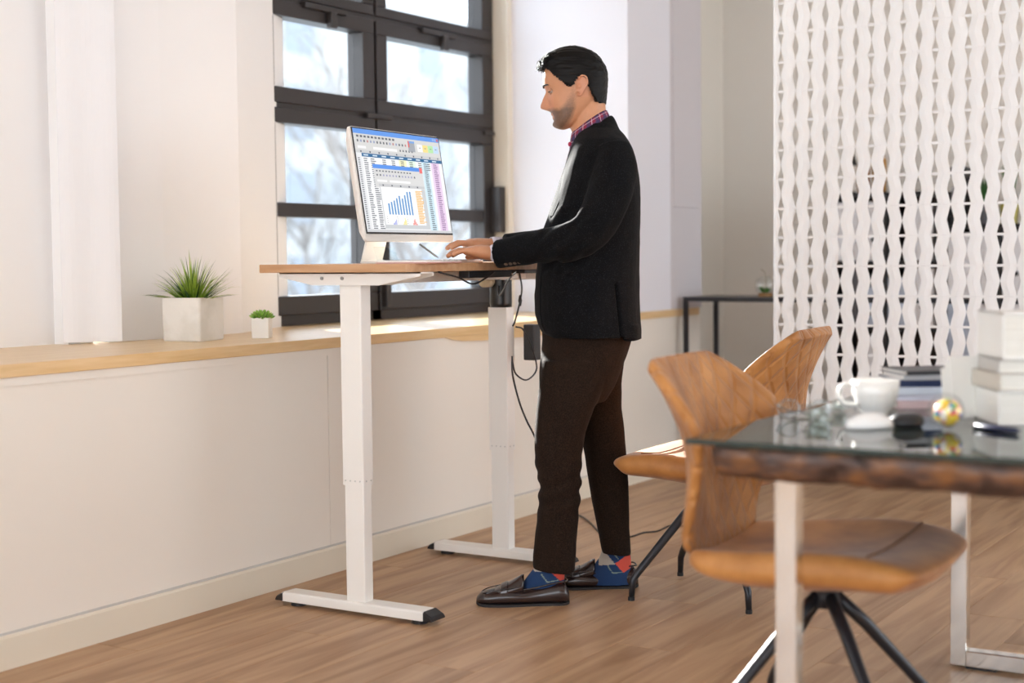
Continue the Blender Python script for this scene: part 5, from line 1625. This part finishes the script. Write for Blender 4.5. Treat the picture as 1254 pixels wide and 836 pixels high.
sock(FNn, [(672, 661, 696, .038), (690, 658.5, 692.5, .036), (700, 650, 691.5, .036), (710, 642.5, 691, .037), (724, 634, 692, .038), (732, 630, 692, .038)], chN)
sock(FNf, [(652, 742, 770, .038), (670, 738.5, 771, .036), (682, 734, 772.5, .036), (692, 727, 773, .037), (704, 720, 773, .038), (714, 717, 773, .038)], chF)
SHM = mat('brown_leather_shoe', (.022, .011, .010), .26, bump=(55, .06, .002), spec=.6, coat=.25)
SOLE = mat('shoe_sole', (.012, .010, .010), .6)
def shoe(nc, dx, dy, sc=1.0, toe_n=.012):
    """profile drawn on the near shoe, moved to the other foot by dx, dy"""
    t = empty('shoe', (0, 0, 0)); t.parent = man
    X = lambda x: 640+(x-640)*sc+dx
    # stations heel -> toe: x, top y, half width
    ST = [(697.6, 733, .010), (696.8, 725, .022), (694.4, 716.5, .030), (690.5, 710.8, .034), (685, 710.6, .036), (676, 712.6, .037), (664, 715.4, .038), (652, 718.0, .041), (643, 719.2, .045), (632, 717.5, .049), (622, 716.8, .051), (612, 717.6, .051), (602, 719.6, .048), (594, 721.6, .042), (588, 724.2, .033), (584.6, 728.5, .020), (583.6, 731.5, .010)]
    mb = MB(); rs = []
    for x, ty, hw in ST:
        px_ = X(x); u_ = (690-x)/105
        n0 = nc+toe_n*max(0, u_)**2
        zt = M(px_, ty+dy, nc).z; fx = M(px_, 736+dy, nc).x
        zb = .004+ (.006 if x < 590 else 0)*(590-x)/6 + (.006*(x-692)/5 if x > 692 else 0)
        zt = max(zt, zb+.012); h_ = zt-zb; ring = []
        for k in range(20):
            a = 2*pi*k/20; st, ct = sin(a), cos(a)
            e = .62 if st < 0 else .9
            wv = hw*math.copysign(abs(ct)**.8, ct)*(1.0 if st < .2 else 1-.32*st*st)
            ring.append(Vector((fx, n0+wv, zb+h_*.5+h_*.5*math.copysign(abs(st)**e, st))))
        rs.append(ring)
    mb.rings(rs); up_ = mb.build('upper', SHM, t, smooth=True); subsurf(up_, 1)
    mb = MB(); rs = []   # outsole
    for x, ty, hw in ST:
        px_ = X(x); u_ = (690-x)/105; n0 = nc+toe_n*max(0, u_)**2; fx = M(px_, 736+dy, nc).x
        lift = .005*max(0, (592-x)/8) + .004*max(0, (x-692)/5)
        rs.append([Vector((fx, n0-hw*.97, lift)), Vector((fx, n0+hw*.97, lift)), Vector((fx, n0+hw*.97, .008+lift)), Vector((fx, n0-hw*.97, .008+lift))])
    mb.rings(rs); mb.build('sole', SOLE, t)
    # tongue
    mb = MB(); rs = []
    for x, ty, hw, dp in ((606, 719.2, .036, .006), (612, 716.8, .040, .012), (618, 714.0, .042, .020), (625, 710.6, .042, .030), (632, 706.6, .039, .038), (638.5, 702.8, .034, .046), (641.6, 702.4, .031, .048)):
        c = M(X(x), ty+dy, nc); rs.append([Vector((c.x, nc+.004+hw*cos(a), c.z-(1-sin(a))*dp)) for a in [pi*k/10 for k in range(11)]])
    rs2 = [r_+[Vector((p.x+.002, nc+.004+(p.y-nc-.004)*.9, p.z-.0045)) for p in reversed(r_)] for r_ in rs]
    mb.rings(rs2); tg = mb.build('tongue', SHM, t, smooth=True); 
    # strap across the vamp and raised apron seam
    mb = MB(); arc = [pi*k/12 for k in range(13)]; rs = []
    for x, ty, hw, dp, o_ in ((612.5, 716.6, .0435, .018, .0005), (614, 715.6, .0445, .022, .004), (621, 712.3, .0455, .028, .004), (622.5, 711.8, .0445, .028, .0005)):
        c = M(X(x), ty+dy, nc); rs.append([Vector((c.x, nc+.004+hw*cos(a), c.z+o_-(1-sin(a))*dp)) for a in arc])
    mb.rings([r_+[p+Vector((0, 0, -.006)) for p in reversed(r_)] for r_ in rs])
    mb.build('strap', SHM, t, smooth=False)
    pts = []
    for x, ty, w_ in ((634, 714.5, .040), (622, 716.2, .042), (610, 718.6, .041), (600, 720.6, .036), (593, 722.6, .026), (590, 723.6, .0)):
        pts.append((M(X(x), ty+dy, nc), w_))
    lft = [Vector((p.x, nc+.005+w_, p.z-.001)) for p, w_ in pts]; rgt = [Vector((p.x, nc+.008-w_, p.z-.001)) for p, w_ in reversed(pts[:-1])]
    mb = MB(); mb.tube(crom(lft+rgt, 4), .0019, 6); mb.build('apron_seam', SHM, t, smooth=True)
    # collar binding of the opening
    nl = []
    for x, ty in ((641, 719.0), (652, 717.6), (664, 715.0), (676, 712.2), (686, 710.2), (691.5, 709.6)):
        p = M(X(x), ty+dy, nc); hwx = interp(sorted([(a, b_, c_2) for a, b_, c_2 in ST]), x)[1]; nl.append((p, hwx))
    lft = [Vector((p.x, nc+h_*.80, p.z)) for p, h_ in nl]; rgt = [Vector((p.x, nc-h_*.80, p.z)) for p, h_ in reversed(nl)]
    pe = M(X(695), 711+dy, nc)
    mb = MB(); mb.tube(crom(lft+[Vector((pe.x, nc, pe.z))]+rgt, 4), .0026, 6); mb.build('collar_binding', SHM, t, smooth=True)
    # pebble studs on the heel
    for i in range(3):
        for j in range(2):
            p = M(X(694.5-j*1.5), 729+i*3.2+dy, nc); q = MB(); q.ball((p.x-.002, nc+.012+j*.011, max(p.z, .012)), .0032, 8, 6); q.build('heel_stud', SOLE, t)
    return t
sh1 = shoe(FNn+.012, 0, 0, 1.0)
sh2 = copy_tree(sh1, man)
d_ = M(781.5, 724, FNf-.012)-M(697.2, 741, FNn+.012); sh2.location = (d_.x, d_.y, 0)
